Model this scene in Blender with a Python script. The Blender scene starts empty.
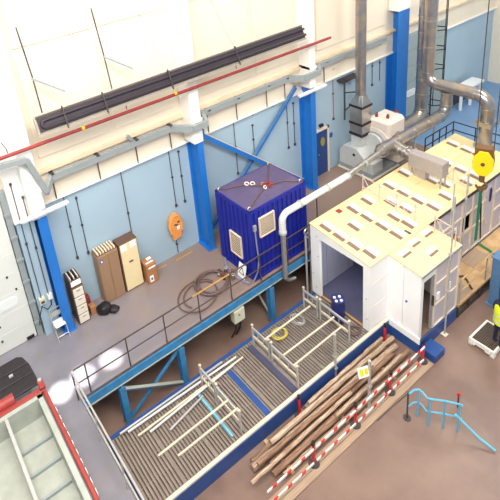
import bpy, bmesh, math, random
from mathutils import Vector, Matrix, noise
random.seed(4)
SC = bpy.context.scene
COL = SC.collection

# ------------------------------------------------------------------ camera
F, CX, CY = 512.6, 169.5, 75.15          # focal length and principal point in pixels of the 500x500 frame
CAMW = Matrix(((0.82831046, -0.29047197, 0.47909061),
               (-0.54600303, -0.22676367, 0.80651034),
               (-0.1256283, -0.92962588, -0.3464293)))   # camera (x right, y down, z forward) -> world
EYE = Vector((0, 0, 12.0))
cam = bpy.data.cameras.new('camera'); camo = bpy.data.objects.new('camera', cam); COL.objects.link(camo)
r, d, f = CAMW.col[0], CAMW.col[1], CAMW.col[2]
camo.matrix_world = Matrix(((r[0], -d[0], -f[0], EYE[0]), (r[1], -d[1], -f[1], EYE[1]), (r[2], -d[2], -f[2], EYE[2]), (0, 0, 0, 1)))
cam.sensor_width = 36; cam.lens = F / 500 * 36
cam.shift_x = (250 - CX) / 500; cam.shift_y = (CY - 250) / 500
cam.clip_end = 200
SC.camera = camo

# ------------------------------------------------------------------ light and exposure
SC.view_settings.view_transform = 'Standard'; SC.view_settings.look = 'None'
SC.view_settings.gamma = 1; SC.view_settings.use_curve_mapping = False
SC.view_settings.exposure = 0.2
w = bpy.data.worlds.new('world'); SC.world = w; w.use_nodes = True
w.node_tree.nodes['Background'].inputs[0].default_value = (0.86, 0.93, 1.0, 1)
w.node_tree.nodes['Background'].inputs[1].default_value = 0.56
def area(loc, target, sx, sy, power, color):  # unseen overhead fill added to brighten the hall and the faces towards the camera
    l = bpy.data.lights.new('rooflight', 'AREA'); l.shape = 'RECTANGLE'; l.size = sx; l.size_y = sy
    l.energy = power; l.color = color
    o = bpy.data.objects.new('rooflight', l); COL.objects.link(o); o.location = loc
    o.rotation_euler = (Vector(target) - Vector(loc)).to_track_quat('-Z', 'Y').to_euler()
    return o
area((2, 2.0, 15.5), (10, 8.5, 0), 16, 4, 3900, (1, .95, .86))
area((20, 6, 14), (16, 8, 0), 8, 3, 900, (1, .96, .9))
def spot(px, py, deg, power):
    # added spot without a fixture, straight above its pool of light on the deck
    p = at_z(px, py, 0)
    l = bpy.data.lights.new('high_bay_beam', 'SPOT'); l.energy = power; l.spot_size = math.radians(deg); l.spot_blend = .8
    l.shadow_soft_size = .05; l.color = (1, .99, .97)
    o = bpy.data.objects.new('high_bay_beam', l); COL.objects.link(o); o.location = (p.x, p.y, 13.0)

# ------------------------------------------------------------------ pixel -> world (distance from the surface it touches)
def ray(px, py): return CAMW @ Vector(((px - CX) / F, (py - CY) / F, 1))
def at_z(px, py, z): v = ray(px, py); return EYE + v * ((z - EYE.z) / v.z)
def at_y(px, py, y): v = ray(px, py); return EYE + v * (y / v.y)
def at_x(px, py, x): v = ray(px, py); return EYE + v * (x / v.x)

# ------------------------------------------------------------------ materials
MATS = {}
def lin(c): return tuple(((v / 255 + .055) / 1.055) ** 2.4 if v > 10 else v / 255 / 12.92 for v in c)
def mat(name, rgb, rough=.6, metal=0., var=.12, scale=6., bump=0., bscale=40., rgb2=None, stretch=None, coat=0., alpha=1.):
    if name in MATS: return MATS[name]
    m = bpy.data.materials.new(name); m.use_nodes = True
    nt = m.node_tree; b = nt.nodes['Principled BSDF']
    b.inputs['Roughness'].default_value = rough; b.inputs['Metallic'].default_value = metal
    b.inputs['Coat Weight'].default_value = coat
    c = lin(rgb)
    c2 = lin(rgb2) if rgb2 else tuple(v * (1 - var) for v in c)
    tc = nt.nodes.new('ShaderNodeTexCoord'); nz = nt.nodes.new('ShaderNodeTexNoise')
    nz.inputs['Scale'].default_value = scale; nz.inputs['Detail'].default_value = 5
    mp = nt.nodes.new('ShaderNodeMapping')
    if stretch: mp.inputs['Scale'].default_value = stretch
    nt.links.new(tc.outputs['Object'], mp.inputs['Vector']); nt.links.new(mp.outputs['Vector'], nz.inputs['Vector'])
    rp = nt.nodes.new('ShaderNodeValToRGB')
    rp.color_ramp.elements[0].position = .32; rp.color_ramp.elements[1].position = .68
    rp.color_ramp.elements[0].color = (*c2, 1); rp.color_ramp.elements[1].color = (*c, 1)
    nt.links.new(nz.outputs['Fac'], rp.inputs['Fac']); nt.links.new(rp.outputs['Color'], b.inputs['Base Color'])
    if bump:
        n2 = nt.nodes.new('ShaderNodeTexNoise'); n2.inputs['Scale'].default_value = bscale
        nt.links.new(mp.outputs['Vector'], n2.inputs['Vector'])
        bp = nt.nodes.new('ShaderNodeBump'); bp.inputs['Strength'].default_value = bump; bp.inputs['Distance'].default_value = .01
        nt.links.new(n2.outputs['Fac'], bp.inputs['Height']); nt.links.new(bp.outputs['Normal'], b.inputs['Normal'])
    MATS[name] = m
    return m
M = dict(
    wall_blue=mat('wall_blue', (168, 192, 208), .7, var=.07, scale=.7),
    wall_cream=mat('wall_cream', (238, 226, 206), .7, var=.05, scale=.5),
    ledge=mat('ledge_dust', (236, 214, 184), .8, var=.15, scale=2),
    white=mat('white_paint', (245, 243, 238), .5, var=.04, scale=2),
    col_blue=mat('column_blue', (32, 118, 205), .4, var=.12, scale=3),
    beam_blue=mat('beam_blue', (52, 138, 196), .45, var=.2, scale=5, rgb2=(62, 118, 158)),
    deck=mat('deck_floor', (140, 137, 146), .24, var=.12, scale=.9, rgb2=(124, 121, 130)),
    pit=mat('pit_floor', (144, 118, 105), .36, var=.2, scale=.8, rgb2=(116, 92, 82)),
    blue_floor=mat('blue_floor', (122, 158, 198), .45, var=.15, scale=.7),
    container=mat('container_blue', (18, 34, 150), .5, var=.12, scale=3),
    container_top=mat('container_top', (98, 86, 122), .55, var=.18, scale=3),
    dark_steel=mat('dark_steel', (84, 76, 78), .5, .3, var=.3, scale=8),
    rail=mat('rail_steel', (92, 76, 72), .5, .2, var=.25, scale=8),
    yellow_rail=mat('rusty_yellow', (200, 150, 70), .5, var=.2, scale=8),
    black=mat('black_plastic', (28, 26, 30), .5, var=.3),
    black_sheet=mat('black_sheet', (44, 36, 42), .6, var=.3, scale=9, bump=.3),
    silver=mat('galvanised', (190, 186, 180), .32, .85, var=.15, scale=4),
    duct=mat('duct_metal', (186, 170, 150), .28, .8, var=.25, scale=3, rgb2=(150, 150, 160)),
    alu=mat('aluminium', (206, 204, 202), .4, .5, var=.12, scale=6),
    tube=mat('pale_tube', (226, 212, 186), .45, .1, var=.12, scale=6),
    tube_white=mat('white_pipe', (222, 222, 220), .4, var=.06),
    grate=mat('grating_steel', (158, 146, 136), .5, .3, var=.2, scale=5),
    plat_blue=mat('platform_blue', (38, 80, 148), .45, var=.15, scale=4),
    roof=mat('roof_cream', (238, 218, 162), .6, var=.03, scale=1.2),
    bwhite=mat('panel_white', (246, 246, 246), .5, var=.03, scale=2),
    cream_rib=mat('cream_rib', (238, 220, 196), .5, var=.06),
    lilac=mat('grey_panel', (206, 198, 206), .5, var=.08),
    brown_hole=mat('vent_brown', (138, 112, 98), .7, var=.2, scale=10),
    slate=mat('slate_floor', (78, 78, 104), .5, var=.2, scale=3),
    strip=mat('grey_lining', (166, 166, 184), .45, var=.15, scale=3, stretch=(6, 6, .3)),
    fan_grey=mat('fan_grey', (206, 208, 206), .45, .1, var=.08),
    fan_white=mat('fan_white', (236, 222, 210), .45, var=.08),
    brown=mat('brown_steel', (160, 126, 98), .45, var=.08),
    brown_dark=mat('brown_dark', (104, 76, 62), .45, var=.1),
    cream=mat('cream_steel', (240, 220, 172), .45, var=.05),
    drawer=mat('drawer_cream', (232, 222, 206), .45, var=.05),
    card=mat('cardboard', (178, 122, 78), .8, var=.12),
    paper=mat('paper', (250, 250, 248), .7, var=.02),
    ink=mat('ink_blue', (50, 96, 176), .6),
    orange=mat('orange_cloth', (244, 160, 84), .75, var=.15, scale=9),
    red=mat('red_paint', (166, 62, 56), .5, var=.15),
    red_pipe=mat('red_pipe', (156, 52, 52), .5, var=.15),
    red_bright=mat('red_plastic', (226, 32, 34), .45, var=.08),
    yellow=mat('yellow_paint', (250, 214, 20), .45, var=.05),
    green=mat('green_webbing', (38, 132, 82), .7, var=.15),
    hose=mat('brown_hose', (118, 92, 84), .5, var=.25, scale=10),
    grey_hose=mat('grey_hose', (140, 142, 168), .45, var=.15),
    yellow_hose=mat('yellow_hose', (214, 196, 92), .5, var=.1),
    drum=mat('drum_blue', (28, 36, 104), .4, var=.15),
    timber=mat('timber', (212, 190, 166), .8, var=.3, scale=5, rgb2=(150, 116, 90), stretch=(.5, 6, 6), bump=.6),
    timber_dark=mat('timber_dark', (172, 136, 110), .8, var=.3, scale=5, rgb2=(118, 86, 70), stretch=(.5, 6, 6), bump=.6),
    plank=mat('old_plank', (178, 152, 128), .8, var=.2, scale=4, stretch=(.5, 5, 5)),
    ply=mat('plywood', (216, 180, 132), .7, var=.2, scale=2.5, rgb2=(184, 146, 104)),
    cyan=mat('light_blue_rail', (92, 178, 214), .4, var=.1),
    heater=mat('heater_grey', (176, 166, 152), .5, .3, var=.15),
    heater_in=mat('heater_dark', (66, 58, 66), .5, .3, var=.2),
    trunk=mat('trunking_grey', (160, 168, 170), .5, .2, var=.08),
    jbox=mat('junction_cream', (214, 214, 190), .5, var=.06),
    shoe=mat('skin', (214, 160, 132), .6, var=.06),
    hiviz=mat('hi_vis', (226, 240, 40), .7, var=.08),
    reflect=mat('reflective_band', (226, 228, 226), .4, var=.04),
    navy=mat('navy_cloth', (34, 36, 66), .8, var=.2),
    hair=mat('dark_hair', (40, 30, 28), .7),
    vest_blue=mat('blue_jeans', (40, 52, 150), .8, var=.2),
    glass=mat('pale_window', (236, 240, 238), .2, var=.03),
    door_white=mat('door_white', (226, 228, 222), .55, var=.05, scale=1.5),
    door_grey=mat('door_grey', (164, 176, 174), .55, var=.06, scale=1.5),
    door_blue=mat('door_blue', (34, 70, 132), .45, var=.08),
    gold=mat('dull_gold', (176, 160, 84), .4, .3),
    grey_box=mat('plenum_grey', (182, 172, 170), .5, .3, var=.1),
    brass=mat('brown_block', (128, 92, 62), .5, .2, var=.2),
    sky_blue=mat('sky_blue_steel', (112, 196, 226), .45, var=.1),
    steel_blue=mat('steel_blue', (84, 124, 166), .45, var=.15),
    pallet=mat('pallet_white', (236, 234, 226), .5, var=.06),
    grille=mat('pallet_grille', (92, 74, 62), .6, var=.2),
    lattice=mat('lattice_pink', (216, 194, 182), .5, var=.06),
    lamp_tube=mat('lamp_tube', (250, 250, 250), .4, var=.02),
    liner=mat('grey_liner', (178, 182, 172), .6, var=.15, scale=4),
)

# the deck colour blends from grey to brown along X, broken up by noise
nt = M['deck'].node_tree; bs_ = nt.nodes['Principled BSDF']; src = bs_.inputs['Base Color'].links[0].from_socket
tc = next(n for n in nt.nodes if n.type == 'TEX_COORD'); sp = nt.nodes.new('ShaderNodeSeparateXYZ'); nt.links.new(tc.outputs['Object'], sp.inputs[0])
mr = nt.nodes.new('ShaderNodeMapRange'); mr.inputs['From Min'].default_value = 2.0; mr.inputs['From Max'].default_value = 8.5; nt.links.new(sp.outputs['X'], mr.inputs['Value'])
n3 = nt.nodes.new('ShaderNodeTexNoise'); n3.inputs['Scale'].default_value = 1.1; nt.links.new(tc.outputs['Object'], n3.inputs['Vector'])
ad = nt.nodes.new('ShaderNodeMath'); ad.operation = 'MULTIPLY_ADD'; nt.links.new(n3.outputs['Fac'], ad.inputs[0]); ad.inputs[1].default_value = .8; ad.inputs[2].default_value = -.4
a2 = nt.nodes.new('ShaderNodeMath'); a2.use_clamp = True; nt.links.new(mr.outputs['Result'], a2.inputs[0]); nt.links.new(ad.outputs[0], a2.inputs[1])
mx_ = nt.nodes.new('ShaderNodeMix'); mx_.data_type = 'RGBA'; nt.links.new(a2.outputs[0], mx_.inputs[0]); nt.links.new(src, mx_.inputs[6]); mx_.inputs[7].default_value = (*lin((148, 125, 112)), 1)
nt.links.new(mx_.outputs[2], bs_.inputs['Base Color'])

# ------------------------------------------------------------------ mesh builder
class MB:
    def __init__(s): s.v = []; s.f = []
    def _add(s, vs, fs):
        n = len(s.v); s.v += [Vector(v) for v in vs]; s.f += [tuple(i + n for i in q) for q in fs]; return s
    def box(s, x0, x1, y0, y1, z0, z1):
        return s._add([(x, y, z) for x in (x0, x1) for y in (y0, y1) for z in (z0, z1)],
                      [(0, 1, 3, 2), (4, 6, 7, 5), (0, 4, 5, 1), (2, 3, 7, 6), (0, 2, 6, 4), (1, 5, 7, 3)])
    def obox(s, c, ax, h):
        c = Vector(c); ax = [Vector(a).normalized() * k for a, k in zip(ax, h)]
        vs = [c + ax[0] * i + ax[1] * j + ax[2] * k for i in (-1, 1) for j in (-1, 1) for k in (-1, 1)]
        return s._add(vs, [(0, 1, 3, 2), (4, 6, 7, 5), (0, 4, 5, 1), (2, 3, 7, 6), (0, 2, 6, 4), (1, 5, 7, 3)])
    def bar(s, p, q, w, h, up=(0, 0, 1)):
        p, q = Vector(p), Vector(q); a = (q - p).normalized(); u = Vector(up)
        if abs(a.dot(u)) > .98: u = Vector((0, 1, 0))
        b = a.cross(u).normalized(); c = b.cross(a)
        return s.obox((p + q) / 2, (a, b, c), ((q - p).length / 2, w / 2, h / 2))
    def tube(s, pts, r, n=8, closed=False, radii=None):
        pts = [Vector(p) for p in pts]; k = len(pts); rings = []
        t0 = (pts[1] - pts[0]).normalized(); u = t0.orthogonal().normalized()
        for i in range(k):
            if closed: t = (pts[(i + 1) % k] - pts[i - 1]).normalized()
            else: t = (pts[min(i + 1, k - 1)] - pts[max(i - 1, 0)]).normalized()
            u = (u - t * u.dot(t)).normalized(); b = t.cross(u)
            rr = radii[i] if radii else r
            rings.append([pts[i] + (u * math.cos(2 * math.pi * j / n) + b * math.sin(2 * math.pi * j / n)) * rr for j in range(n)])
        vs = [v for g in rings for v in g]; fs = []
        for i in range(k if closed else k - 1):
            a, c = i * n, ((i + 1) % k) * n
            fs += [(a + j, a + (j + 1) % n, c + (j + 1) % n, c + j) for j in range(n)]
        if not closed: fs += [tuple(range(n - 1, -1, -1)), tuple((k - 1) * n + j for j in range(n))]
        return s._add(vs, fs)
    def cyl(s, p, q, r0, r1=None, n=16):
        return s.tube([p, q], r0, n, radii=[r0, r0 if r1 is None else r1])
    def prism(s, poly, o, u, v, wv):
        o, u, v, wv = Vector(o), Vector(u), Vector(v), Vector(wv); n = len(poly)
        a = [o + u * x + v * y for x, y in poly]; b = [p + wv for p in a]
        return s._add(a + b, [tuple(range(n - 1, -1, -1)), tuple(range(n, 2 * n))] + [(i, (i + 1) % n, n + (i + 1) % n, n + i) for i in range(n)])
    def build(s, name, m, parent=None, smooth=False, bevel=0., kind=None):
        off = Vector(parent.matrix_world.translation) if parent and parent.type == 'EMPTY' else Vector()
        if parent and parent.type != 'EMPTY':
            p = parent
            while p.parent: p = p.parent
            if p.type == 'EMPTY': off = Vector(p.location)
            else: off = Vector()
        me = bpy.data.meshes.new(name)
        me.from_pydata([tuple(v - off) for v in s.v], [], s.f); me.materials.append(M[m] if isinstance(m, str) else m)
        bm = bmesh.new(); bm.from_mesh(me); bmesh.ops.recalc_face_normals(bm, faces=bm.faces)
        if bevel:
            bmesh.ops.bevel(bm, geom=[e for e in bm.edges if e.calc_face_angle(0) > .5], offset=bevel, segments=1, affect='EDGES')
        bm.to_mesh(me); bm.free()
        if smooth:
            for p in me.polygons: p.use_smooth = True
            try: me.set_sharp_from_angle(angle=math.radians(40))
            except Exception: pass
        o = bpy.data.objects.new(name, me); COL.objects.link(o)
        if parent: o.parent = parent
        if kind: o['kind'] = kind
        return o
def B(*a): return MB().box(*a)
def thing(name, label, cat, loc, group=None):
    o = bpy.data.objects.new(name, None); COL.objects.link(o); o.location = loc; o.empty_display_size = .2
    o.matrix_world = Matrix.Translation(Vector(loc))
    o['label'] = label; o['category'] = cat
    if group: o['group'] = group
    return o
def tag(o, label, cat, group=None):
    o['label'] = label; o['category'] = cat
    if group: o['group'] = group
    return o
def struct(o, label, cat=None):
    o['kind'] = 'structure'; o['label'] = label; o['category'] = cat or o.name.split('_')[0].split('.')[0]
    return o
def arc(c, r, a0, a1, n, u, v):
    c, u, v = Vector(c), Vector(u), Vector(v)
    return [c + (u * math.cos(a0 + (a1 - a0) * i / n) + v * math.sin(a0 + (a1 - a0) * i / n)) * r for i in range(n + 1)]
X, Y, Z = Vector((1, 0, 0)), Vector((0, 1, 0)), Vector((0, 0, 1))
PI = math.pi
YW = 12.84          # inner face of the long wall
ZP = -1.7           # lower floor
ZG = -1.2           # grating / building floor
YE = 9.98           # edge of the raised deck

# ================================================================== SETTING
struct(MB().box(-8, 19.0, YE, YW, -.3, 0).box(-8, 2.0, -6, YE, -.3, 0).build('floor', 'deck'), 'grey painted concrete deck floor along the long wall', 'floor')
struct(B(19.0, 27.6, 3, 13.4, -.3, 0).box(18.32, 18.99, 3, 9.96, -.3, 0).build('floor_far', 'blue_floor'), 'blue painted floor area beyond the white enclosure', 'floor')
struct(B(-8, 28, -6, 13.2, ZP - .3, ZP).build('floor_lower', 'pit'), 'brown lower workshop floor', 'floor')
wl = struct(B(-6, 28, YW, YW + .3, ZP, 4.08).build('wall_back', 'wall_blue'), 'long pale blue wall of the workshop', 'wall')
wu = struct(B(-6, 28, YW - .06, YW + .3, 4.1, 14).build('wall_back_upper', 'wall_cream'), 'cream upper cladding of the long wall', 'wall')
for i, (x0, x1) in enumerate(((3.1, 5.35), (5.5, 7.75), (8.5, 10.9), (11.05, 13.2), (14.1, 16.4), (16.55, 18.2))):
    B(x0, x1, YW - .1, YW - .06, 5.45, 8.3).build('wall_panel', 'wall_cream', wu, bevel=.02)
    B(x0, x1, YW - .1, YW - .06, 8.6, 11.5).build('wall_panel', 'wall_cream', wu, bevel=.02)
struct(B(2.95, 28, YW - .2, YW - .06, 5.04, 5.14).build('trim_1', 'ledge'), 'dusty tan ledge running along the upper wall', 'ledge')
struct(B(2.95, 28, YW - .12, YW - .06, 4.04, 4.1).build('trim_2', 'white'), 'white edge trim where the blue wall begins', 'trim')
struct(B(27.3, 27.6, 3, YW, 0, 14).build('wall_right', 'wall_cream'), 'end wall far beyond the enclosure', 'wall')
struct(B(1.8, 1.98, -6, YE, -.35, -.02).build('trim_3', 'beam_blue'), 'blue edge beam of the deck corner beside the red skip', 'trim')

# hall columns
def column(x0, x1, y0, ztop, label, capw=.12, cap=True):
    t = thing('hall_column', label, 'column', ((x0 + x1) / 2, y0 + .2, 0), 'columns along the long wall')
    B(x0, x1, y0, y0 + .03, 0, ztop).build('front_flange', 'col_blue', t)
    B(x0, x1, YW - .05, YW - .005, 0, ztop).build('rear_flange', 'col_blue', t)
    B((x0 + x1) / 2 - .015, (x0 + x1) / 2 + .015, y0 + .03, YW - .05, 0, ztop).build('web', 'col_blue', t)
    if cap:
        B(x0 - capw, x1 + .02, y0 - .03, YW - .065, ztop, 13.5).build('upper_casing', 'white', t, bevel=.02)
        B(x0 - .02, x1 + .04, y0 - .06, YW - .065, ztop + .75, ztop + .85).build('casing_collar', 'white', t)
    B(x0 - .06, x1 + .06, y0 - .05, YW - .01, 0, .025).build('base_plate', 'col_blue', t)
    return t
column(2.53, 2.80, 12.2, 4.06, 'blue steel column with white upper casing beside the filing cabinet')
column(7.93, 8.15, 12.2, 4.2, 'blue steel column with white upper casing between orange jacket and container')
column(13.16, 13.42, 12.25, 4.35, 'blue steel column beside the blue door', .02)
column(18.45, 19.2, 12.3, 6.0, 'dark blue column behind the fan unit', .02)

# light blue cladding box left of the first column, with its white top
struct(B(2.02, 2.5, 12.5, YW - .005, 0, 4.0).build('trim_4', 'wall_blue'), 'pale blue pilaster between roller door and column', 'pilaster')
struct(B(1.98, 2.52, 12.45, YW - .07, 4.0, 13.5).build('trim_5', 'white'), 'white pilaster above the roller door edge', 'pilaster')

# roller door at the left
dr = struct(B(-4.2, 1.8, YW - .1, YW - .005, 0, 4.9).build('door_1', 'door_white'), 'large white sectional door at the left', 'door')
for k in range(8):
    B(-4.2, 1.8, YW - .14, YW - .1, .02 + k * .61, .629 + k * .61).build('door_section', 'door_white', dr, bevel=.004)
for x in (.2, 1.05):
    pts = arc((x, YW - .16, 1.55), .16, PI / 2, 3 * PI / 2, 8, X, Z) + arc((x + .36, YW - .16, 1.55), .16, -PI / 2, PI / 2, 8, X, Z)
    m = MB(); m.prism([(p.x - x, p.z - 1.55) for p in pts], (x, YW - .16, 1.55), X, Z, (0, .03, 0)); m.build('oval_window', 'glass', dr)
for x, z in ((.75, 2.35), (1.45, 2.4), (.9, .95), (.85, .45), (1.6, 1.9)):
    MB().cyl((x, YW - .17, z), (x, YW - .13, z), .03, n=8).build('bolt', 'dark_steel', dr)
B(1.5, 1.72, YW - .18, YW - .13, .06, .14).build('latch', 'black', dr)
fr = struct(B(1.82, 1.98, YW - .22, YW - .005, 0, 5.0).build('door_1_guide', 'trunk'), 'grey steel guide rail of the white sectional door', 'door frame')
for k in range(6): B(1.8, 2.0, YW - .26, YW - .22, .5 + k * .75, .58 + k * .75).build('guide_bracket', 'trunk', fr)
# blue personnel door
d2 = struct(B(14.02, 14.62, YW - .05, YW - .005, 0, 2.02).build('door_2', 'door_blue'), 'dark blue personnel door with a round sign', 'door')
m = MB(); m.prism([(.13 * math.cos(a * PI / 10), .2 * math.sin(a * PI / 10)) for a in range(20)], (14.34, YW - .07, 1.5), X, Z, (0, .02, 0)); m.build('round_sign', 'gold', d2)
MB().box(14.62, 14.7, YW - .09, YW - .004, 0, 2.12).box(13.96, 14.7, YW - .09, YW - .004, 2.02, 2.12).build('door_frame', 'cream_rib', d2)
MB().cyl((14.08, YW - .1, 1.0), (14.08, YW - .05, 1.0), .03, n=8).build('door_knob', 'silver', d2)
tag(B(14.2, 14.38, YW - .1, YW - .005, 2.2, 2.3).build('exit_lamp', 'black'), 'small dark emergency lamp above the blue door', 'lamp')
tag(B(14.82, 14.95, YW - .05, YW - .005, 1.5, 1.68).build('wall_notice', 'ink'), 'small blue notice on the wall beside the blue door', 'notice')
# second sectional door
d3 = struct(B(19.3, 22.8, YW - .1, YW - .005, 0, 4.6).build('door_3', 'door_grey'), 'grey sectional door with oval windows far right', 'door')
for k in range(6): B(19.3, 22.8, YW - .13, YW - .1, .02 + k * .76, .74 + k * .76).build('door_section', 'door_grey', d3, bevel=.012)
for x in (19.95, 21.3):
    pts = arc((x, 0, 1.75), .16, PI / 2, 3 * PI / 2, 8, X, Z) + arc((x + .4, 0, 1.75), .16, -PI / 2, PI / 2, 8, X, Z)
    MB().prism([(p.x - x, p.z - 1.75) for p in pts], (x, YW - .16, 1.75), X, Z, (0, .03, 0)).build('oval_window', 'glass', d3)

# floor markings
for i, (x0, x1, y0) in enumerate(((6.0, 6.4, 12.61), (6.75, 7.45, 12.55))):
    tag(B(x0, x1, y0, y0 + .06, 0, .004).build('floor_marking', 'yellow_rail'), ['short', 'long'][i] + ' yellow floor line by the wall ' + ['beside the cardboard box', 'below the orange jacket'][i], 'floor marking')


# ================================================================== WALL SERVICES
def conduit(x, z0, z1, label, y=YW - .03, foot=True, m='dark_steel'):
    t = thing('wall_conduit', label, 'conduit', (x, y, z0), 'conduits on the long wall')
    MB().cyl((x, y, z0), (x, y, z1), .013, n=6).build('pipe', m, t)
    if foot: B(x - .035, x + .035, y - .03, y + .025, z0 - .08, z0).build('socket', 'dark_steel', t)
    B(x - .03, x + .03, y - .03, y + .025, z1, z1 + .06).build('top_clip', 'dark_steel', t)
    B(x - .03, x + .03, y - .025, y + .025, (z0 + z1) / 2, (z0 + z1) / 2 + .05).build('saddle', 'dark_steel', t)
conduit(2.14, 1.4, 5.2, 'dark conduit running down beside the white roller door', 12.42)
conduit(2.36, 1.4, 4.7, 'dark conduit ending at the white switch box left of the first column', 12.42, False)
conduit(3.53, 1.86, 4.0, 'dark conduit on the wall just right of the first column', foot=True)
conduit(3.89, 1.85, 3.75, 'shorter conduit above the black bag on the wall')
conduit(5.42, .9, 4.02, 'long dark conduit running down behind the cream cabinet')
conduit(7.19, 1.95, 4.02, 'dark conduit ending above the orange jacket')
conduit(7.55, 1.95, 3.8, 'dark conduit just left of the second column')
conduit(7.0, .06, .72, 'short conduit from jacket down to the deck floor', foot=False)
conduit(9.92, 2.0, 4.02, 'dark conduit above the left corner of the blue container')
conduit(10.76, 2.4, 3.55, 'short conduit above the middle of the blue container')
conduit(12.48, 2.02, 4.02, 'dark conduit beside the crossing brace near the third column')
conduit(12.82, 2.02, 3.7, 'shorter conduit next to the third column')
conduit(15.05, 2.3, 4.4, 'red cable on the wall right of the blue door', m='red')
conduit(17.5, 3.0, 4.6, 'dark conduit on the wall behind the fan unit')
conduit(18.0, 3.0, 4.6, 'dark conduit left of the dark blue column', foot=False)
hc = thing('wall_conduit', 'horizontal dark conduit along the top of the blue wall', 'conduit', (11.2, YW - .03, 4.0))
MB().cyl((9.92, YW - .03, 4.0), (12.48, YW - .03, 4.0), .015, n=6).build('pipe', 'dark_steel', hc)
for x in (10.8, 11.8): B(x - .03, x + .03, YW - .06, YW - .005, 3.97, 4.03).build('saddle', 'dark_steel', hc)
# switch boxes left of the first column
sb = thing('switch_box', 'cream isolator box on the pilaster beside the roller door', 'switch box', (2.14, 12.45, 1.3))
B(2.06, 2.24, 12.38, 12.5, 1.2, 1.42).build('case', 'jbox', sb, bevel=.01); B(2.1, 2.2, 12.35, 12.38, 1.27, 1.33).build('lever', 'dark_steel', sb)
sb = thing('switch_box', 'small white socket box with black cable left of the first column', 'switch box', (2.38, 12.45, 1.3))
B(2.32, 2.46, 12.4, 12.5, 1.22, 1.42).build('case', 'white', sb, bevel=.01)
MB().tube([(2.39, 12.42, 1.22), (2.36, 12.36, 1.08), (2.22, 12.36, 1.0), (2.1, 12.4, 1.15), (1.98, 12.4, .9), (1.92, 12.5, .5)], .018, 6).build('cable', 'black', sb)
# steel wall frame beside the fan stack
fm = thing('pipe_support_frame', 'grey steel bracket frame on the wall beside the fan stack', 'frame', (15.4, YW - .3, 2.2))
for x in (15.35, 16.25):
    MB().bar((x, 12.5, 2.2), (x, 12.5, 4.0), .05, .05).build('upright', 'dark_steel', fm)
MB().bar((15.35, 12.5, 3.4), (15.95, 12.0, 3.4), .04, .04).build('arm', 'dark_steel', fm)
MB().bar((16.25, 12.5, 3.4), (15.95, 12.0, 3.4), .04, .04).build('arm', 'dark_steel', fm)
MB().bar((15.35, 12.5, 2.6), (15.95, 12.0, 3.35), .04, .04).build('strut', 'dark_steel', fm)
MB().bar((16.25, 12.5, 2.6), (15.95, 12.0, 3.35), .04, .04).build('strut', 'dark_steel', fm)
MB().box(15.3, 16.3, 12.52, YW, 3.8, 3.88).build('wall_rail', 'dark_steel', fm)

# cable trunking along the wall with its drop rods
tr = thing('cable_trunking', 'grey cable trunking running along the upper wall', 'trunking', (10, 12.6, 4.86))
P = [at_y(-8, 169, 12.0), at_y(2, 166, 12.0), at_y(26, 160, 12.0), Vector((2.93, 12.1, 4.78))]
for i in range(3): MB().bar(P[i], P[i + 1], .12, .14).build('trunking_length', 'trunk', tr)
segs = [((2.92, 12.1, 4.78), (3.25, 12.56, 4.88)), ((3.22, 12.56, 4.88), (7.3, 12.56, 4.88)), ((7.28, 12.56, 4.88), (7.75, 12.05, 4.86)), ((7.72, 12.04, 4.86), (8.3, 12.04, 4.86)), ((8.27, 12.04, 4.86), (8.5, 12.56, 4.94)), ((8.48, 12.56, 4.94), (12.42, 12.56, 4.94)), ((12.4, 12.56, 4.94), (12.75, 12.12, 4.94)), ((12.73, 12.12, 4.94), (13.55, 12.12, 4.94)), ((13.53, 12.12, 4.94), (13.95, 12.56, 4.94)), ((13.95, 12.56, 4.94), (18, 12.56, 4.94))]
for p, q in segs: MB().bar(p, q, .12, .2).build('trunking_length', 'trunk', tr)
for x in (3.3, 4.7, 6.0, 7.25, 8.75, 10.0, 11.4, 12.3, 14.4):
    MB().cyl((x, 12.68, 4.12), (x, 12.68, 4.86), .02, n=6).build('drop_rod', 'dark_steel', tr)
    B(x - .05, x + .05, 12.5, 12.72, 4.95, 5.0).build('clamp', 'dark_steel', tr)
for x in (5.85,): MB().bar((x, 12.5, 5.02), (x - .2, 12.4, 5.3), .05, .1).build('bracket_plate', 'trunk', tr)
# red fire main
rp = thing('fire_main', 'long dark red pipe running below the heater', 'pipe', (6, 12.0, 6.24))
MB().cyl((-3, 12.0, 6.27), (14, 12.0, 6.15), .05, n=10).build('pipe', 'red_pipe', rp, True)
for x in (4.2, 7.2): MB().cyl((x, 12, 6.226), (x + .08, 12, 6.226), .056, n=10).build('yellow_band', 'yellow', rp)
for x in (2.0, 2.2, 5.6, 9.6): MB().tube([(x, 12, 6.3), (x, 12, 6.42), (x, YW - .06, 6.42)], .015, 6).build('hanger', 'dark_steel', rp)
# radiant tube heater
ht = thing('radiant_heater', 'long radiant tube heater with dark u-shaped tube under the roof', 'heater', (6, 11.8, 6.75))
hu = Vector((0, -.5, -.86)).normalized(); hv = Vector((0, .86, -.5))
def hp(x, a, b): return Vector((x, 11.85, 6.78)) + Vector((0, .72, .69)) * 0 + Vector((0, -.35, -.94)) * a + Vector((0, -.94, .35)) * b
X0, X1 = 3.02, 12.5
m = MB(); m.prism([(-.24, .06), (-.15, -.05), (.15, -.05), (.24, .06), (.26, .06), (.16, -.07), (-.16, -.07), (-.26, .06)], hp(X0, 0, 0), (0, -.35, -.94), (0, -.94, .35), (X1 - X0, 0, 0)); m.build('reflector', 'heater', ht)
m = MB(); m.prism([(-.2, .0), (-.14, -.045), (.14, -.045), (.2, .0)], hp(X0 + .05, 0, 0), (0, -.35, -.94), (0, -.94, .35), (X1 - X0 - .05, 0, 0)); m.build('lining', 'heater_in', ht)
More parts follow.
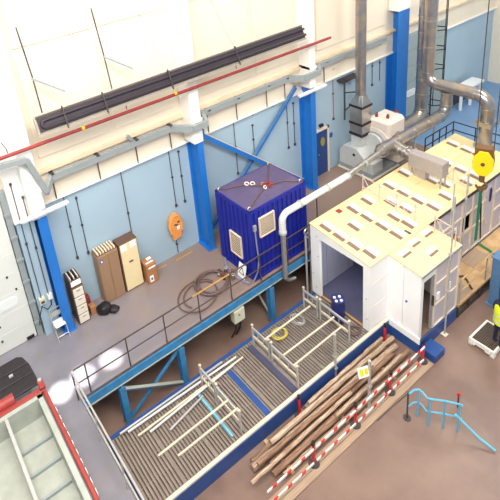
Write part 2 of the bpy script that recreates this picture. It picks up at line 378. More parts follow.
m = MB(); m.prism([(-.26, .07), (-.16, -.07), (.16, -.07), (.26, .07)], hp(X0 - .03, 0, 0), (0, -.35, -.94), (0, -.94, .35), (.03, 0, 0)); m.build('end_plate', 'heater', ht)
c0 = hp(X0 + .3, 0, .05)
U = [hp(X1, -.1, .05)] + [hp(X0 + .25 + .13 * (1 - math.sin(a)) - .13, -.1 * math.cos(a), .05) for a in [PI * k / 8 for k in range(9)]] + [hp(X1, .1, .05)]
MB().tube(U, .045, 8).build('burner_tube', 'heater_in', ht, True)
for x in (3.75, 4.9, 7.0, 9.5):
    MB().bar(hp(x, -.3, .1), hp(x, .3, .1), .04, .03, X).build('strap', 'dark_steel', ht)
    MB().tube([hp(x, -.26, .06), Vector((x - .15, YW - .12, 8.6))], .01, 6).build('hanger', 'trunk', ht)
for x in (3.25, 5.3):
    MB().tube([Vector((x, 12.5, 9.2)), Vector((x + .1, 12.45, 7.9)), Vector((x + .1, 12.3, 6.9))], .02, 6).build('gas_pipe', 'dark_steel', ht)
    MB().bar(Vector((x + .05, 12.4, 7.85)), Vector((x + .75, 12.1, 7.35)), .05, .04).build('stay', 'trunk', ht)
# fluorescent battens on the columns
for x0, x1, z, lab in ((2.07, 3.43, 4.22, 'white fluorescent batten light across the first column'), (12.46, 13.89, 4.3, 'white fluorescent batten light across the third column')):
    t = thing('batten_light', lab, 'light', ((x0 + x1) / 2, 12.4, z), 'batten lights on the columns')
    yy = 12.1 if x0 < 5 else 12.15
    B(x0, x1, yy - .06, yy + .06, z, z + .06).build('housing', 'white', t, bevel=.01)
    MB().cyl((x0 + .04, yy, z - .03), (x1 - .04, yy, z - .03), .03, n=8).build('tube', 'paper', t)
    B((x0 + x1) / 2 - .06, (x0 + x1) / 2 + .06, yy, yy + .065, z + .06, z + .1).build('bracket', 'trunk', t)

# cross bracing between second and third column
br = thing('wall_brace', 'blue steel brace falling right from second column behind container', 'brace', (10.8, 12.5, .2))
MB().bar((8.2, 12.5, 4.35), (12.85, 12.5, .45), .08, .14).build('member', 'col_blue', br)
MB().bar((8.2, 12.55, 4.47), (12.85, 12.55, .57), .2, .02).build('top_flange', 'ledge', br)
B(8.14, 8.4, 12.42, 12.6, 4.1, 4.45).build('gusset', 'col_blue', br)
br = thing('wall_brace', 'blue steel brace rising right to the third column', 'brace', (10.8, 12.65, .2))
MB().bar((8.3, 12.66, .3), (12.85, 12.66, 4.4), .06, .1).build('member', 'col_blue', br)
MB().bar((8.3, 12.68, .38), (12.85, 12.68, 4.48), .12, .02).build('top_flange', 'steel_blue', br)

# ================================================================== FURNITURE ALONG THE WALL
t = thing('filing_cabinet', 'brown four-drawer filing cabinet with cream drawer fronts', 'cabinet', (3.15, 12.45, 0))
B(2.97, 3.34, 12.2, 12.75, 0, 1.36).build('body', 'brown_dark', t, bevel=.008)
for k in range(4):
    dd = B(3.0, 3.31, 12.17, 12.2, .06 + k * .325, .345 + k * .325).build('drawer', 'drawer', t, bevel=.006)
    B(3.1, 3.21, 12.155, 12.17, .27 + k * .325, .3 + k * .325).build('handle', 'silver', dd)
t = thing('storage_box', 'white-fronted box of dark files on the filing cabinet', 'box', (3.15, 12.45, 1.36))
MB().box(2.98, 3.33, 12.24, 12.26, 1.36, 1.6).box(2.98, 3.33, 12.7, 12.72, 1.36, 1.6).box(2.98, 3.0, 12.26, 12.7, 1.36, 1.6).box(3.31, 3.33, 12.26, 12.7, 1.36, 1.6).box(2.98, 3.33, 12.24, 12.72, 1.36, 1.38).build('tray', 'brown_dark', t)
B(3.0, 3.31, 12.225, 12.24, 1.4, 1.57).build('front_label', 'paper', t)
for k in range(5): B(3.02 + k * .058, 3.05 + k * .058, 12.3, 12.66, 1.38, 1.64 + .02 * (k % 2)).build('file', 'black' if k % 2 else 'drawer', t)
tag(B(3.42, 3.6, 12.3, 12.5, 0, .3).build('small_box', 'card', bevel=.01), 'small orange-brown box on floor right of filing cabinet', 'box')
tag(B(3.4, 3.55, 12.55, 12.75, 0, .5).build('small_box', 'red_pipe', bevel=.01), 'dark red carton standing behind the small orange-brown box', 'box')
# silver folding chair
t = thing('folding_chair', 'silver metal folding chair with white seat by the first column', 'chair', (2.4, 12.25, 0))
for x in (2.24, 2.58):
    MB().tube([(x, 12.02, 0), (x, 12.22, .45), (x, 12.4, .84)], .016, 6).build('front_leg', 'alu', t, True)
    MB().tube([(x + .02, 12.5, 0), (x + .02, 12.3, .46)], .016, 6).build('rear_leg', 'alu', t, True)
MB().tube([(2.24, 12.4, .84), (2.27, 12.41, .88), (2.55, 12.41, .88), (2.58, 12.4, .84)], .016, 6).build('back_rail', 'alu', t, True)
B(2.26, 2.56, 12.36, 12.38, .62, .78).build('backrest', 'liner', t, bevel=.008)
B(2.26, 2.56, 12.08, 12.4, .44, .47).build('seat', 'paper', t, bevel=.01)
MB().cyl((2.24, 12.08, .12), (2.58, 12.08, .12), .012, n=6).build('stretcher', 'alu', t)
# black sack
bm = MB()
def blob(c, s, seed, name, m, parent=None, sub=3, amp=.25):
    b = bmesh.new(); bmesh.ops.create_icosphere(b, subdivisions=sub, radius=1)
    mb = MB(); 
    for v in b.verts:
        k = 1 + amp * noise.noise(v.co * 1.8 + Vector((seed, 0, 0)))
        p = Vector((v.co.x * s[0], v.co.y * s[1], max(v.co.z, -.75) * s[2])) * k
        p.z = max(p.z, -.75 * s[2])
        mb.v.append(Vector(c) + p)
    b.verts.index_update(); mb.f = [tuple(v.index for v in f.verts) for f in b.faces]; b.free()
    return mb.build(name, m, parent, True)
t = thing('black_sack', 'slumped black sack on the floor between filing and brown cabinets', 'bag', (3.75, 12.3, 0))
blob((3.8, 12.17, .13), (.25, .19, .17), 3, 'sack', 'black', t); blob((4.05, 12.02, .07), (.16, .16, .1), 8, 'loose_end', 'black_sheet', t)
# brown double-door cabinet
t = thing('storage_cabinet', 'tall brown two-door steel cabinet with blue sticker', 'cabinet', (4.33, 12.6, 0))
B(3.98, 4.68, 12.4, 12.8, 0, 1.8).build('body', 'brown', t, bevel=.008)
for i, x in enumerate((4.0, 4.335)):
    dd = B(x, x + .325, 12.38, 12.4, .06, 1.77).build('door', 'brown', t, bevel=.005)
    B(x + (.27 if i == 0 else .03), x + (.29 if i == 0 else .05), 12.36, 12.38, .92, 1.0).build('handle', 'silver', dd)
MB().prism([(.06 * math.cos(a * PI / 8), .07 * math.sin(a * PI / 8)) for a in range(16)], (4.1, 12.374, 1.6), X, Z, (0, .006, 0)).build('round_sticker', 'ink', t)
MB().prism([(.03 * math.cos(a * PI / 8), .04 * math.sin(a * PI / 8)) for a in range(16)], (4.1, 12.37, 1.6), X, Z, (0, .004, 0)).build('sticker_centre', 'paper', t)
t = thing('slatted_rack', 'slatted cream rack lying on the brown cabinet', 'rack', (4.33, 12.6, 1.8))
B(4.0, 4.66, 12.42, 12.78, 1.8, 1.83).build('base', 'brown_dark', t)
for k in range(7): B(4.02 + k * .093, 4.065 + k * .093, 12.42, 12.78, 1.83, 1.9).build('slat', 'ledge', t)
# cream door cabinet
t = thing('storage_cabinet', 'tall brown cabinet with cream door and papers on it', 'cabinet', (5.05, 12.6, 0))
B(4.72, 5.38, 12.42, 12.8, 0, 1.83).build('body', 'brown_dark', t, bevel=.008)
dd = B(4.76, 5.35, 12.39, 12.42, .05, 1.79).build('door', 'cream', t, bevel=.005)
B(4.98, 5.12, 12.37, 12.39, 1.07, 1.11).build('handle', 'dark_steel', dd)
B(4.78, 4.98, 12.384, 12.39, 1.55, 1.76).build('paper_sheet', 'paper', t); B(5.1, 5.3, 12.384, 12.39, 1.57, 1.78).build('paper_sheet', 'paper', t)
# cardboard box
t = thing('cardboard_box', 'tall brown cardboard box with white labels beside the cream cabinet', 'box', (5.6, 12.4, 0))
B(5.44, 5.8, 12.2, 12.62, 0, .74).build('carton', 'card', t, bevel=.008)
B(5.5, 5.76, 12.3, 12.36, .74, .744).build('tape_strip', 'paper', t); B(5.62, 5.78, 12.44, 12.56, .74, .745).build('top_label', 'paper', t)
lb = B(5.5, 5.64, 12.193, 12.2, .08, .32).build('side_label', 'paper', t); B(5.54, 5.6, 12.19, 12.193, .15, .24).build('label_print', 'dark_steel', lb)
B(5.5, 5.76, 12.193, 12.2, .6, .66).build('side_tape', 'paper', t)
# orange jacket on the wall
t = thing('work_jacket', 'orange work jacket hanging on the pale blue wall', 'jacket', (6.98, 12.75, .7))
jp = [(-.15, .0), (.2, .06), (.21, .45), (.22, .84), (.12, .96), (.05, .98), (-.06, .98), (-.13, .95), (-.22, .8), (-.18, .4)]
MB().prism(jp, (6.98, 12.62, .72), X, Z, (0, .18, 0)).build('body', 'orange', t, bevel=.03)
for s in (-1, 1):
    MB().tube([(6.98 + s * .14, 12.7, 1.6), (6.98 + s * .22, 12.68, 1.35), (6.98 + s * .21, 12.63, 1.05)], .06, 8, radii=[.06, .065, .05]).build('sleeve', 'orange', t, True)
MB().tube(arc((6.98, 12.68, 1.7), .08, 0, 2 * PI, 12, X, Y)[:-1], .03, 6, True).build('collar', 'orange', t, True)
B(6.99, 7.1, 12.605, 12.62, 1.14, 1.26).build('white_badge', 'paper', t)
MB().box(6.9, 6.98, 12.605, 12.62, 1.33, 1.37).box(7.03, 7.12, 12.605, 12.62, 1.4, 1.44).box(6.97, 7.04, 12.6, 12.62, 1.3, 1.34).build('dark_print', 'dark_steel', t)

# ================================================================== BLUE CONTAINER
CX0, CX1, CY0, CY1, CZ = 8.08, 10.45, 10.08, 11.72, 2.62
ct = thing('plant_container', 'dark blue corrugated container with louvre vents and purple-grey roof', 'container', (9.2, 10.9, 0))
def corrug(a, b, z0, z1, nrm, depth=.04, pitch=.2):
    a, b = Vector(a), Vector(b); L = (b - a).length; n = max(2, round(L / pitch)); u = (b - a) / L; nrm = Vector(nrm)
    prof = []
    for k in range(n):
        s = k * L / n; q = L / n
        prof += [(s, 0), (s + q * .4, 0), (s + q * .5, depth), (s + q * .9, depth)]
    prof.append((L, 0))
    m = MB(); vs = []
    for s, dd in prof:
        p = a + u * s - nrm * dd; vs += [p + Z * z0, p + Z * z1]
    m._add(vs, [(2 * i, 2 * i + 2, 2 * i + 3, 2 * i + 1) for i in range(len(prof) - 1)])
    return m
corrug((CX0, CY0, 0), (CX0, CY1, 0), .12, CZ - .1, (-1, 0, 0)).build('end_wall', 'container', ct)
corrug((CX1, CY0, 0), (CX1, CY1, 0), .12, CZ - .1, (1, 0, 0)).build('end_wall', 'container', ct)
corrug((CX0, CY0, 0), (CX1, CY0, 0), .12, CZ - .1, (0, -1, 0)).build('side_wall', 'container', ct)
corrug((CX0, CY1, 0), (CX1, CY1, 0), .12, CZ - .1, (0, 1, 0)).build('side_wall', 'container', ct)
for x in (CX0, CX1 - .1):
    for y in (CY0, CY1 - .1): B(x - .01, x + .11, y - .01, y + .11, .02, CZ).build('corner_post', 'container', ct)
for y in (CY0, CY1 - .09):
    for z in (.02, CZ - .12): B(CX0, CX1, y - .012, y + .1, z, z + .12).build('long_rail', 'container', ct)
for x in (CX0, CX1 - .09):
    for z in (.02, CZ - .12): B(x - .012, x + .1, CY0, CY1, z, z + .12).build('cross_rail', 'container', ct)
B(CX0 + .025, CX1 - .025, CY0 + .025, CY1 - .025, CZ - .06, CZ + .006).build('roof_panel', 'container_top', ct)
B(CX0 + .05, CX1 - .05, CY0 + .05, CY1 - .05, .03, .12).build('floor_pan', 'container', ct)
def louvre(o, u, v, W, H, n, nm):
    o, u, v = Vector(o), Vector(u), Vector(v); nn = u.cross(v).normalized() * nm
    fr = MB(); th = .03
    for a, b in (((0, 0), (W, 0)), ((0, H), (W, H))): fr.obox(o + u * (W / 2) + v * a[1] + nn * .02, (u, v, nn), (W / 2 + th / 2, th / 2, .03))
    for a in (0, W): fr.obox(o + u * a + v * (H / 2) + nn * .02, (u, v, nn), (th / 2, H / 2, .03))
    f = fr.build('louvre_frame', 'cream_rib', ct)
    MB().obox(o + u * W / 2 + v * H / 2 - nn * .0, (u, v, nn), (W / 2, H / 2, .012)).build('backing', 'brown_hole', f)
    for k in range(n):
        c = o + u * (W / 2) + v * (H * (k + .5) / n) + nn * .03
        MB().obox(c, (u, v * .7 + nn * .5, nn * .7 - v * .5), (W / 2, H / n * .42, .006)).build('slat', 'cream_rib', f)
louvre((CX0 - .005, 11.1, .62), (0, -1, 0), Z, .52, .8, 11, 1)
louvre((8.42, CY0 - .005, 1.55), X, Z, .6, .68, 10, 1)
B(8.16, 8.26, CY0 - .07, CY0 - .01, 1.9, 2.1).build('switch_box', 'alu', ct)
MB().tube([(8.21, CY0 - .04, 1.9), (8.23, CY0 - .04, 1.4), (8.27, CY0 - .04, .8), (8.2, CY0 - .035, .35), (8.02, CY0 - .0, .05)], .025, 8).build('cable', 'grey_hose', ct, True)
for x in (CX0 + .1, CX1 - .1):
    for y in (CY0 + .1, CY1 - .1):
        MB().tube(arc((x, y, CZ + .03), .055, 0, PI, 8, X, Z), .018, 6).build('lifting_eye', 'alu', ct, True)
# four-leg sling on the roof
sl = thing('lifting_sling', 'four-legged chain sling lying on the container roof', 'sling', (9.35, 10.75, CZ))
cc = Vector((9.4, 10.72, CZ + .03))
for x, y in ((CX0 + .1, CY0 + .1), (CX0 + .1, CY1 - .1), (CX1 - .1, CY0 + .1), (CX1 - .1, CY1 - .1)):
    e = Vector((x, y, CZ + .05)); mid = (e + cc) / 2 + Vector((.12, .08, 0)); mid.z = CZ + .03
    q = cc.lerp(e, .88); q.z = CZ + .03
    MB().tube([cc, cc.lerp(mid, .55), mid, mid.lerp(q, .6), q, e + Z * .03], .022, 6).build('chain_leg', 'brown_dark', sl, True)
MB().tube(arc(cc + Z * .05, .1, 0, 2 * PI, 14, X, Y)[:-1], .022, 6, True).build('master_ring', 'red_pipe', sl, True)
for k in range(4):
    a = k * 1.6 + .4
    MB().tube(arc(cc + Vector((.14 * math.cos(a), .14 * math.sin(a), .03)), .05, 0, 2 * PI, 8, X, (0, .6, .8))[:-1], .022, 6, True).build('shackle', ['red_pipe', 'card', 'fan_white', 'red'][k], sl, True)
t = thing('shackle_pair', 'two pale shackles resting near the middle of container roof', 'shackle', (9.05, 11.2, CZ))
for k, (x, y) in enumerate(((9.0, 11.22), (9.14, 11.1))):
    MB().tube(arc((x, y, CZ + .05), .07, 0, 2 * PI, 10, X, (0, .9, .3))[:-1], .022, 6, True).build('bow', 'fan_white', t, True)
# leaning notice
t = thing('warning_notice', 'white warning notice with triangle leaning on the container', 'notice', (7.95, 10.5, 0))
u = Vector((0, -1, 0)); v = Vector((.25, 0, 1)).normalized(); o = Vector((7.88, 10.68, .01))
MB().obox(o + u * .17 + v * .24, (u, v, u.cross(v)), (.17, .24, .008)).build('board', 'paper', t)
n_ = -u.cross(v); n_ = n_ if n_.x < 0 else -n_
tri = [o + u * a + v * b + n_ * .012 for a, b in ((.05, .14), (.29, .14), (.17, .36))]
for i in range(3): MB().bar(tri[i], tri[(i + 1) % 3], .02, .012, n_).build('triangle_side', 'dark_steel', t)
# grey hose along the container's foot
tag(MB().tube([at_z(225, 258, .05), at_z(226, 264, .04), at_z(230, 271, .04), at_z(236, 277, .04), at_z(243, 281, .04), at_z(250, 283.5, .04)], .04, 8).build('grey_hose', 'grey_hose', None, True), 'thick grey hose curving along the foot of the blue container', 'hose')
# coiled hoses
def coil(name, c, rx, ry, turns, r, m, label, z0=0., rot=0.):
    pts = []; N = int(turns * 22); rnd = random.Random(hash(label) % 1000)
    ph = 1.3
    for i in range(N):
        a = i / 22 * 2 * PI; k = i / N
        w1 = 1 + .1 * math.sin(a * .37 + ph) - .12 * k
        x, y = rx * w1 * math.cos(a), ry * w1 * math.sin(a)
        pts.append(Vector((c[0] + x * math.cos(rot) - y * math.sin(rot) + .05 * math.sin(a * .21), c[1] + x * math.sin(rot) + y * math.cos(rot), z0 + r + .02 * abs(math.sin(a * 2.3)) + k * r * 2)))
    return tag(MB().tube(pts, r, 6).build(name, m, None, True), label, 'hose')
coil('hose_coil', (6.95, 10.85), .55, .5, 3.3, .028, 'hose', 'tight brown hose coil with valves on the deck', .07)
coil('hose_coil', (6.35, 10.75), .72, .55, 1.6, .024, 'hose', 'loose wide brown hose loop on the deck', rot=.3)
t = thing('valve_manifold', 'cluster of metal hose valves beside the brown coil', 'valve', (7.5, 10.85, 0))
for k, (dx, dy) in enumerate(((0, 0), (.12, .14), (.2, -.1), (-.12, .18), (.1, -.25), (-.1, -.05))):
    MB().cyl((7.5 + dx, 10.85 + dy, .03), (7.56 + dx, 10.88 + dy, .16), .045, n=10).build('valve_body', ['alu', 'brass', 'dark_steel'][k % 3], t)
    MB().tube(arc((7.56 + dx, 10.88 + dy, .18), .05, 0, 2 * PI, 10, X, Y)[:-1], .012, 6, True).build('handwheel', ['black', 'alu', 'red_pipe'][k % 3], t)
MB().tube([(7.35, 11.05, .05), (7.5, 10.85, .07), (7.7, 10.6, .05)], .03, 8).build('manifold_pipe', 'brass', t, True)

# ================================================================== DECK EDGE: beam, legs, braces, railing
eb = thing('steel_deck_structure', 'light blue steel frame carrying the raised deck, with braced legs', 'steel frame', (10, YE, ZP))
for a, b in ((2.02, 8.6), (8.62, 14.0), (14.02, 18.9)):
    w_ = B(a, b, YE - .1, YE - .005, -.27, -.025).build('edge_beam', 'beam_blue', eb)
    B(a, b, YE - .06, YE - .002, -.025, .0).build('top_flange', 'rail', w_)
    B(a, b, YE - .12, YE - .005, -.3, -.27).build('bottom_flange', 'liner', w_)
def leg(x, y):
    s = .09
    m = B(x - s, x + s, y - s, y - s + .02, ZP + .015, -.3); m.box(x - s, x + s, y + s - .02, y + s, ZP + .015, -.3)
    m.box(x - .01, x + .01, y - s + .02, y + s - .02, ZP + .015, -.3)
    l = m.build('leg', 'beam_blue', eb)
    B(x - .13, x + .13, y - .13, y + .13, ZP, ZP + .015).build('base_plate', 'hose', l)
for x in (3.08, 5.0, 8.5, 12.0):
    leg(x, YE - .1); leg(x, 11.15)
for y in (YE - .1, 11.15):
    for i, (a, b) in enumerate((((3.08, -.42), (5.0, -1.68)), ((5.0, -.38), (3.08, -1.72)))):
        yy = y - .02 + i * .05
        l = MB().bar((a[0], yy, a[1]), (b[0], yy, b[1]), .05, .08).build('brace', 'beam_blue', eb)
        if i == 0: MB().bar((a[0], yy - .02, a[1] + .05), (b[0], yy - .02, b[1] + .05), .1, .015).build('brace_flange', 'liner', l)
MB().bar((8.5, 10.0, -1.5), (8.5, 11.05, -.5), .05, .05).build('brace', 'alu', eb)
# services under the deck
t = thing('cable_tray', 'pale cable tray running under the deck', 'tray', (7, 10.5, -.9))
B(5.2, 12, 10.35, 10.6, -.86, -.8).build('tray_base', 'liner', t); B(5.2, 12, 10.33, 10.35, -.86, -.7).build('tray_side', 'liner', t)
for x in (5.8, 7.2, 8.9): MB().cyl((x, 10.48, -.8), (x, 10.48, -.3), .012, n=6).build('hanger', 'dark_steel', t)
t = thing('junction_box', 'cream junction box hanging below the deck edge', 'box', (7.25, 9.9, -.8))
B(7.0, 7.4, 9.86, 10.08, -.85, -.38).build('case', 'jbox', t, bevel=.01)
MB().cyl((7.17, 9.86, -.55), (7.17, 9.83, -.55), .03, n=8).build('knob', 'card', t)
B(7.05, 7.1, 9.93, 9.98, -.38, -.32).build('bracket', 'jbox', t); B(7.3, 7.35, 9.93, 9.98, -.38, -.32).build('bracket', 'jbox', t)
for x in (7.1, 7.28): MB().tube([(x, 9.97, -.85), (x + .03, 10.05, -1.3), (x - .05, 10.2, ZP + .02)], .03, 6).build('cable', 'black', t)
# railing
rl = thing('deck_railing', 'dark steel railing along the deck edge', 'railing', (10, YE + .1, 0))
YR = YE + .015
posts = [2.31 + 1.19 * k for k in range(14)]
for x in posts: MB().cyl((x, YR, 0), (x, YR, .98), .02, n=8).build('post', 'rail', rl)
for z, rr in ((.98, .022), (.5, .018)):
    ps = [2.0] + [5.75, 7.2] + [18.6]
    for a, b, m_ in ((2.0, 5.7, 'rail'), (5.7, 7.05, 'yellow_rail' if z > .9 else 'rail'), (7.05, 18.6, 'rail')):
        MB().cyl((a, YR, z), (b, YR, z), rr, n=8).build('top_rail' if z > .9 else 'mid_rail', m_, rl)
r2 = thing('deck_railing', 'silver railing along the deck corner edge at left', 'railing', (1.95, 8, 0))
for k in range(5): MB().cyl((1.95, YR - .02 - k * 1.3, 0), (1.95, YR - .02 - k * 1.3, .98), .02, n=8).build('post', 'rail' if k == 0 else 'alu', r2)
for z in (.98, .5): MB().cyl((1.95, YR - .02, z), (1.95, YR - 5.3, z), .024, n=8).build('top_rail' if z > .9 else 'mid_rail', 'alu', r2)
r3 = thing('deck_railing', 'dark railing around the far end of the white enclosure', 'railing', (19.1, 9, 0))
for y in (9.8, 8.95, 7.8, 7.0): MB().cyl((18.5, y, 0), (18.5, y, 1.85), .022, n=8).build('post', 'black', r3)
for z in (1.85, 1.5): MB().cyl((18.5, 9.8, z), (18.5, 6.9, z), .022, n=8).build('top_rail' if z > 1.8 else 'mid_rail', 'black', r3)
for x in (16.6, 17.1, 17.55, 18.0): MB().cyl((x, 9.8, -.02), (x, 9.8, 1.85), .022, n=8).build('post', 'black', r3)
for z in (1.85, 1.5): MB().cyl((16.6, 9.8, z), (18.5, 9.8, z), .022, n=8).build('side_rail', 'black', r3)

# ================================================================== GRATING PLATFORM
gp = thing('grating_platform', 'steel grating platform with blue frame in front of the white enclosure', 'platform', (6.5, 8.4, ZP))
B(2.3, 10.0, 9.38, 9.48, ZG - .14, ZG + .01).build('edge_beam', 'plat_blue', gp)
B(2.3, 10.85, 7.25, 7.34, ZG, ZG + .07).build('white_kerb', 'cream_rib', gp, bevel=.01)
B(2.3, 10.85, 7.24, 7.3, ZP + .005, ZG).build('blue_skirt', 'plat_blue', gp)
B(2.3, 2.36, 7.3, 9.38, ZG - .14, ZG).build('end_beam', 'plat_blue', gp)
for x in (2.6, 4.4, 6.2, 8.0, 9.8):
    for y in (7.45, 9.36): B(x - .05, x + .05, y - .05, y + .05, ZP, ZG - .12).build('leg', 'plat_blue', gp)
    B(x - .03, x + .03, 7.3, 9.38, ZG - .2, ZG - .12).build('joist', 'dark_steel', gp)
B(2.36, 10.0, 7.3, 9.38, ZG - .12, ZG - .055).build('tray_sheet', 'hose', gp)
PW = .957
for k in range(8):
    x0 = 2.37 + k * PW; x1 = x0 + PW - .012; m = MB()
    n = 11
    for j in range(n):
        x = x0 + .02 + j * (PW - .05) / (n - 1); m.box(x - .026, x + .026, 7.37, 9.375, ZG - .04, ZG)
    for y in (7.38, 7.9, 8.42, 8.94, 9.36): m.box(x0, x1, y - .008, y + .008, ZG - .03, ZG - .004)
    m.build('grating_panel', 'grate', gp)
B(5.9, 6.07, 7.38, 8.98, ZG, ZG + .012).build('blue_strip', 'plat_blue', gp)
B(4.84, 4.9, 7.5, 9.1, ZG, ZG + .05).build('pale_blue_bar', 'sky_blue', gp)
B(6.9, 7.08, 7.4, 9.25, ZG, ZG + .015).build('toe_plate', 'slate', gp)

def trestle(x, ys, zt, label):
    t = thing('guard_trestle', label, 'guard rail', (x, 8.4, ZG), 'guard rails on the grating')
    for i, (ya, yb) in enumerate(ys):
        for y in (ya, yb):
            MB().cyl((x, y, ZG), (x, y, zt + .06), .028, n=8).build('post', 'alu', t)
            MB().cyl((x, y, zt + .06), (x, y, zt + .1), .04, n=8).build('cap', 'tube', t)
        B(x - .022, x + .022, yb, ya, zt - .07, zt).build('top_rail', 'alu', t); B(x - .022, x + .022, yb, ya, zt - .38, zt - .32).build('mid_rail', 'tube', t)
        for q in (.33, .66):
            y = ya + (yb - ya) * q; MB().cyl((x, y, zt - .32), (x, y, zt - .07), .014, n=6).build('baluster', 'alu', t)
trestle(5.12, ((9.1, 8.48), (8.38, 7.45)), ZG + .72, 'aluminium guard rail on the grating, nearest the scaffold tubes')
trestle(7.12, ((9.2, 8.52), (8.4, 7.42)), ZG + .72, 'aluminium guard rail across the middle of the grating beside yellow hose')
trestle(9.33, ((9.25, 8.7), (8.58, 7.5)), ZG + .72, 'aluminium guard rail across the grating next to the blue drum')
def rail_tube(a, b, z, r, m, label, cat='tube', group=None, name='rail_tube', dz=0):
    p, q = at_z(*a, z), at_z(*b, z + dz)
    tag(MB().cyl(p, q, r, n=8).build(name, m, None, True), label, cat, group)
for i, (a, b) in enumerate((((264, 340), (310, 306)), ((283, 355.5), (334, 317)), ((293, 366), (341, 327)))):
    rail_tube(a, b, -.46 + .0, .028, 'tube', 'cream tube bridging the two right guard rails, ' + ('far side', 'middle one', 'near side')[i], group='tubes between the guard rails')
for i, (a, b) in enumerate((((158, 456), (228, 400)), ((178, 456), (238, 408)))):
    rail_tube(a, b, -.46, .028, 'tube', 'cream tube running off the left guard rail, ' + ('far one', 'near one')[i], group='tubes between the guard rails')
for i, (a, b, m_) in enumerate((((128, 432), (236, 357), 'tube_white'), ((138, 436), (243, 357), 'tube'), ((150, 432), (233, 365), 'tube_white'), ((120, 434), (222, 362), 'alu'), ((170, 430), (203, 396), 'alu'))):
    p, q = at_z(*a, ZG + .085), at_z(*b, ZG + .085)
    tag(MB().cyl(p, q, .03, n=8).build('scaffold_tube', m_, None, True), ('longest white', 'cream', 'second white', 'grey', 'short grey')[i] + ' scaffold tube lying on the grating at left', 'tube', 'loose scaffold tubes')
coil('yellow_hose_coil', (7.95, 8.98), .24, .2, 3, .022, 'yellow_hose', 'small coil of pale yellow hose on the grating', ZG + .0)
coil('cable_coil', (9.75, 7.64), .2, .16, 4, .02, 'hose', 'brown cable coil on the grating by the enclosure door', ZG)
coil('pale_cable_coil', (8.75, 9.0), .18, .24, 2, .02, 'alu', 'grey cable loop on the grating behind the yellow hose', ZG)
# drum
dm = thing('steel_drum', 'dark blue steel drum with white bungs on the grating', 'drum', (9.66, 8.3, ZG))
cD = Vector((9.72, 8.22, ZG)); prof = [(0, .19), (.02, .2), (.24, .198), (.26, .21), (.28, .198), (.52, .198), (.54, .21), (.56, .198), (.8, .198), (.82, .205), (.84, .205)]
MB().tube([cD + Z * a for a, _ in prof], .2, 24, radii=[b for _, b in prof]).build('shell', 'drum', dm, True)
MB().tube(arc(cD + Z * .845, .195, 0, 2 * PI, 24, X, Y)[:-1], .015, 6, True).build('chime', 'drum', dm, True)
for a in (.3, 1.9, 3.4, 4.9):
    q = cD + Vector((.11 * math.cos(a), .11 * math.sin(a), .84)); MB().cyl(q, q + Z * .03, .042, n=10).build('bung', 'paper', dm)
MB().tube([cD + Vector((-.2, -.1, .42)), cD + Vector((-.215, .0, .36)), cD + Vector((-.19, .1, .42))], .012, 6).build('handle', 'ink', dm)

# ================================================================== WHITE ENCLOSURE
XA, XB, YL, YRt, LX0, LX1, LY = 10.05, 18.25, 9.55, 7.36, 10.87, 12.79, 6.31
def zr(y): return 1.1 + (y - 6.31) * .115
en = thing('test_enclosure', 'white panelled enclosure with pale yellow vented roof', 'building', (14, 8.4, ZP))
def slab(x0, x1, y0, y1, t0, t1, name, m, par=None, bevel=0):
    mb = MB(); mb.prism([(y0, zr(y0) + t0), (y1, zr(y1) + t0), (y1, zr(y1) + t1), (y0, zr(y0) + t1)], (x0, 0, 0), Y, Z, (x1 - x0, 0, 0))
    return mb.build(name, m, par or en, bevel=bevel)
def ywall(x0, x1, y0, y1, z0, name, m, par=None):       # wall whose top follows the roof
    mb = MB(); mb.prism([(y0, z0), (y1, z0), (y1, zr(y1) - .002), (y0, zr(y0) - .002)], (x0, 0, 0), Y, Z, (x1 - x0, 0, 0)); return mb.build(name, m, par or en)
# plinth
B(XA, XB, YRt, YL, ZP + .005, ZG - .02).build('plinth', 'plat_blue', en); B(LX0, LX1, LY, YRt, ZP + .005, ZG - .12).build('plinth', 'plat_blue', en)
B(XA, XB, YRt, YL, ZG - .02, ZG).build('floor_plate', 'slate', en); B(LX0, LX1, LY, YRt, ZG - .12, ZG).build('floor_plate', 'brown_hole', en)
# roof panels
xs = [XA - .02, 11.45, 12.79, 14.2, 15.6, 17.0, XB]
for a, b in zip(xs, xs[1:]):
    slab(a + .006, b - .006, YRt - .03, (YL + YRt) / 2 + .2, 0, .05, 'roof_panel', 'roof', bevel=.008); slab(a + .006, b - .006, (YL + YRt) / 2 + .212, YL + .03, 0, .05, 'roof_panel', 'roof', bevel=.008)
slab(LX0 - .03, 11.8, LY - .03, YRt - .042, 0, .05, 'roof_panel', 'roof', bevel=.008); slab(11.812, LX1 + .02, LY - .03, YRt - .042, 0, .05, 'roof_panel', 'roof', bevel=.008)
slab(LX0 - .03, LX1 + .02, LY - .05, LY - .032, -.03, .045, 'roof_trim', 'trunk'); slab(LX1 + .03, XB, YRt - .06, YRt - .032, -.04, .045, 'roof_trim', 'dark_steel')
# front wall with doorway
ywall(XA, XA + .1, 9.2, YL, ZG, 'front_jamb', 'bwhite'); ywall(XA, XA + .1, YRt, 7.58, ZG, 'front_jamb', 'bwhite')
ywall(XA, XA + .1, 7.58, 9.2, 1.1, 'front_lintel', 'bwhite')
for y, z in ((9.26, .4), (9.48, -.4), (9.36, -.9), (7.46, .0), (7.44, -.75), (9.3, 1.15)):
    MB().cyl((XA - .012, y, z), (XA, y, z), .018, n=6).build('panel_fixing', 'trunk', en)
B(XA + .1, XB, YL - .08, YL, ZG, 1.4).build('left_wall', 'bwhite', en)
for k in range(9): B(XA + .12 + k * .5, XA + .6 + k * .5, YL - .1, YL - .08, ZG, 1.38).build('lining_panel', 'strip', en)
B(12.0, 12.08, YRt + .05, YL - .1, ZG, 1.3).build('inner_partition', 'slate', en)
B(11.6, 11.66, 7.5, 8.5, -.5, -.42).build('inner_rail', 'bwhite', en)
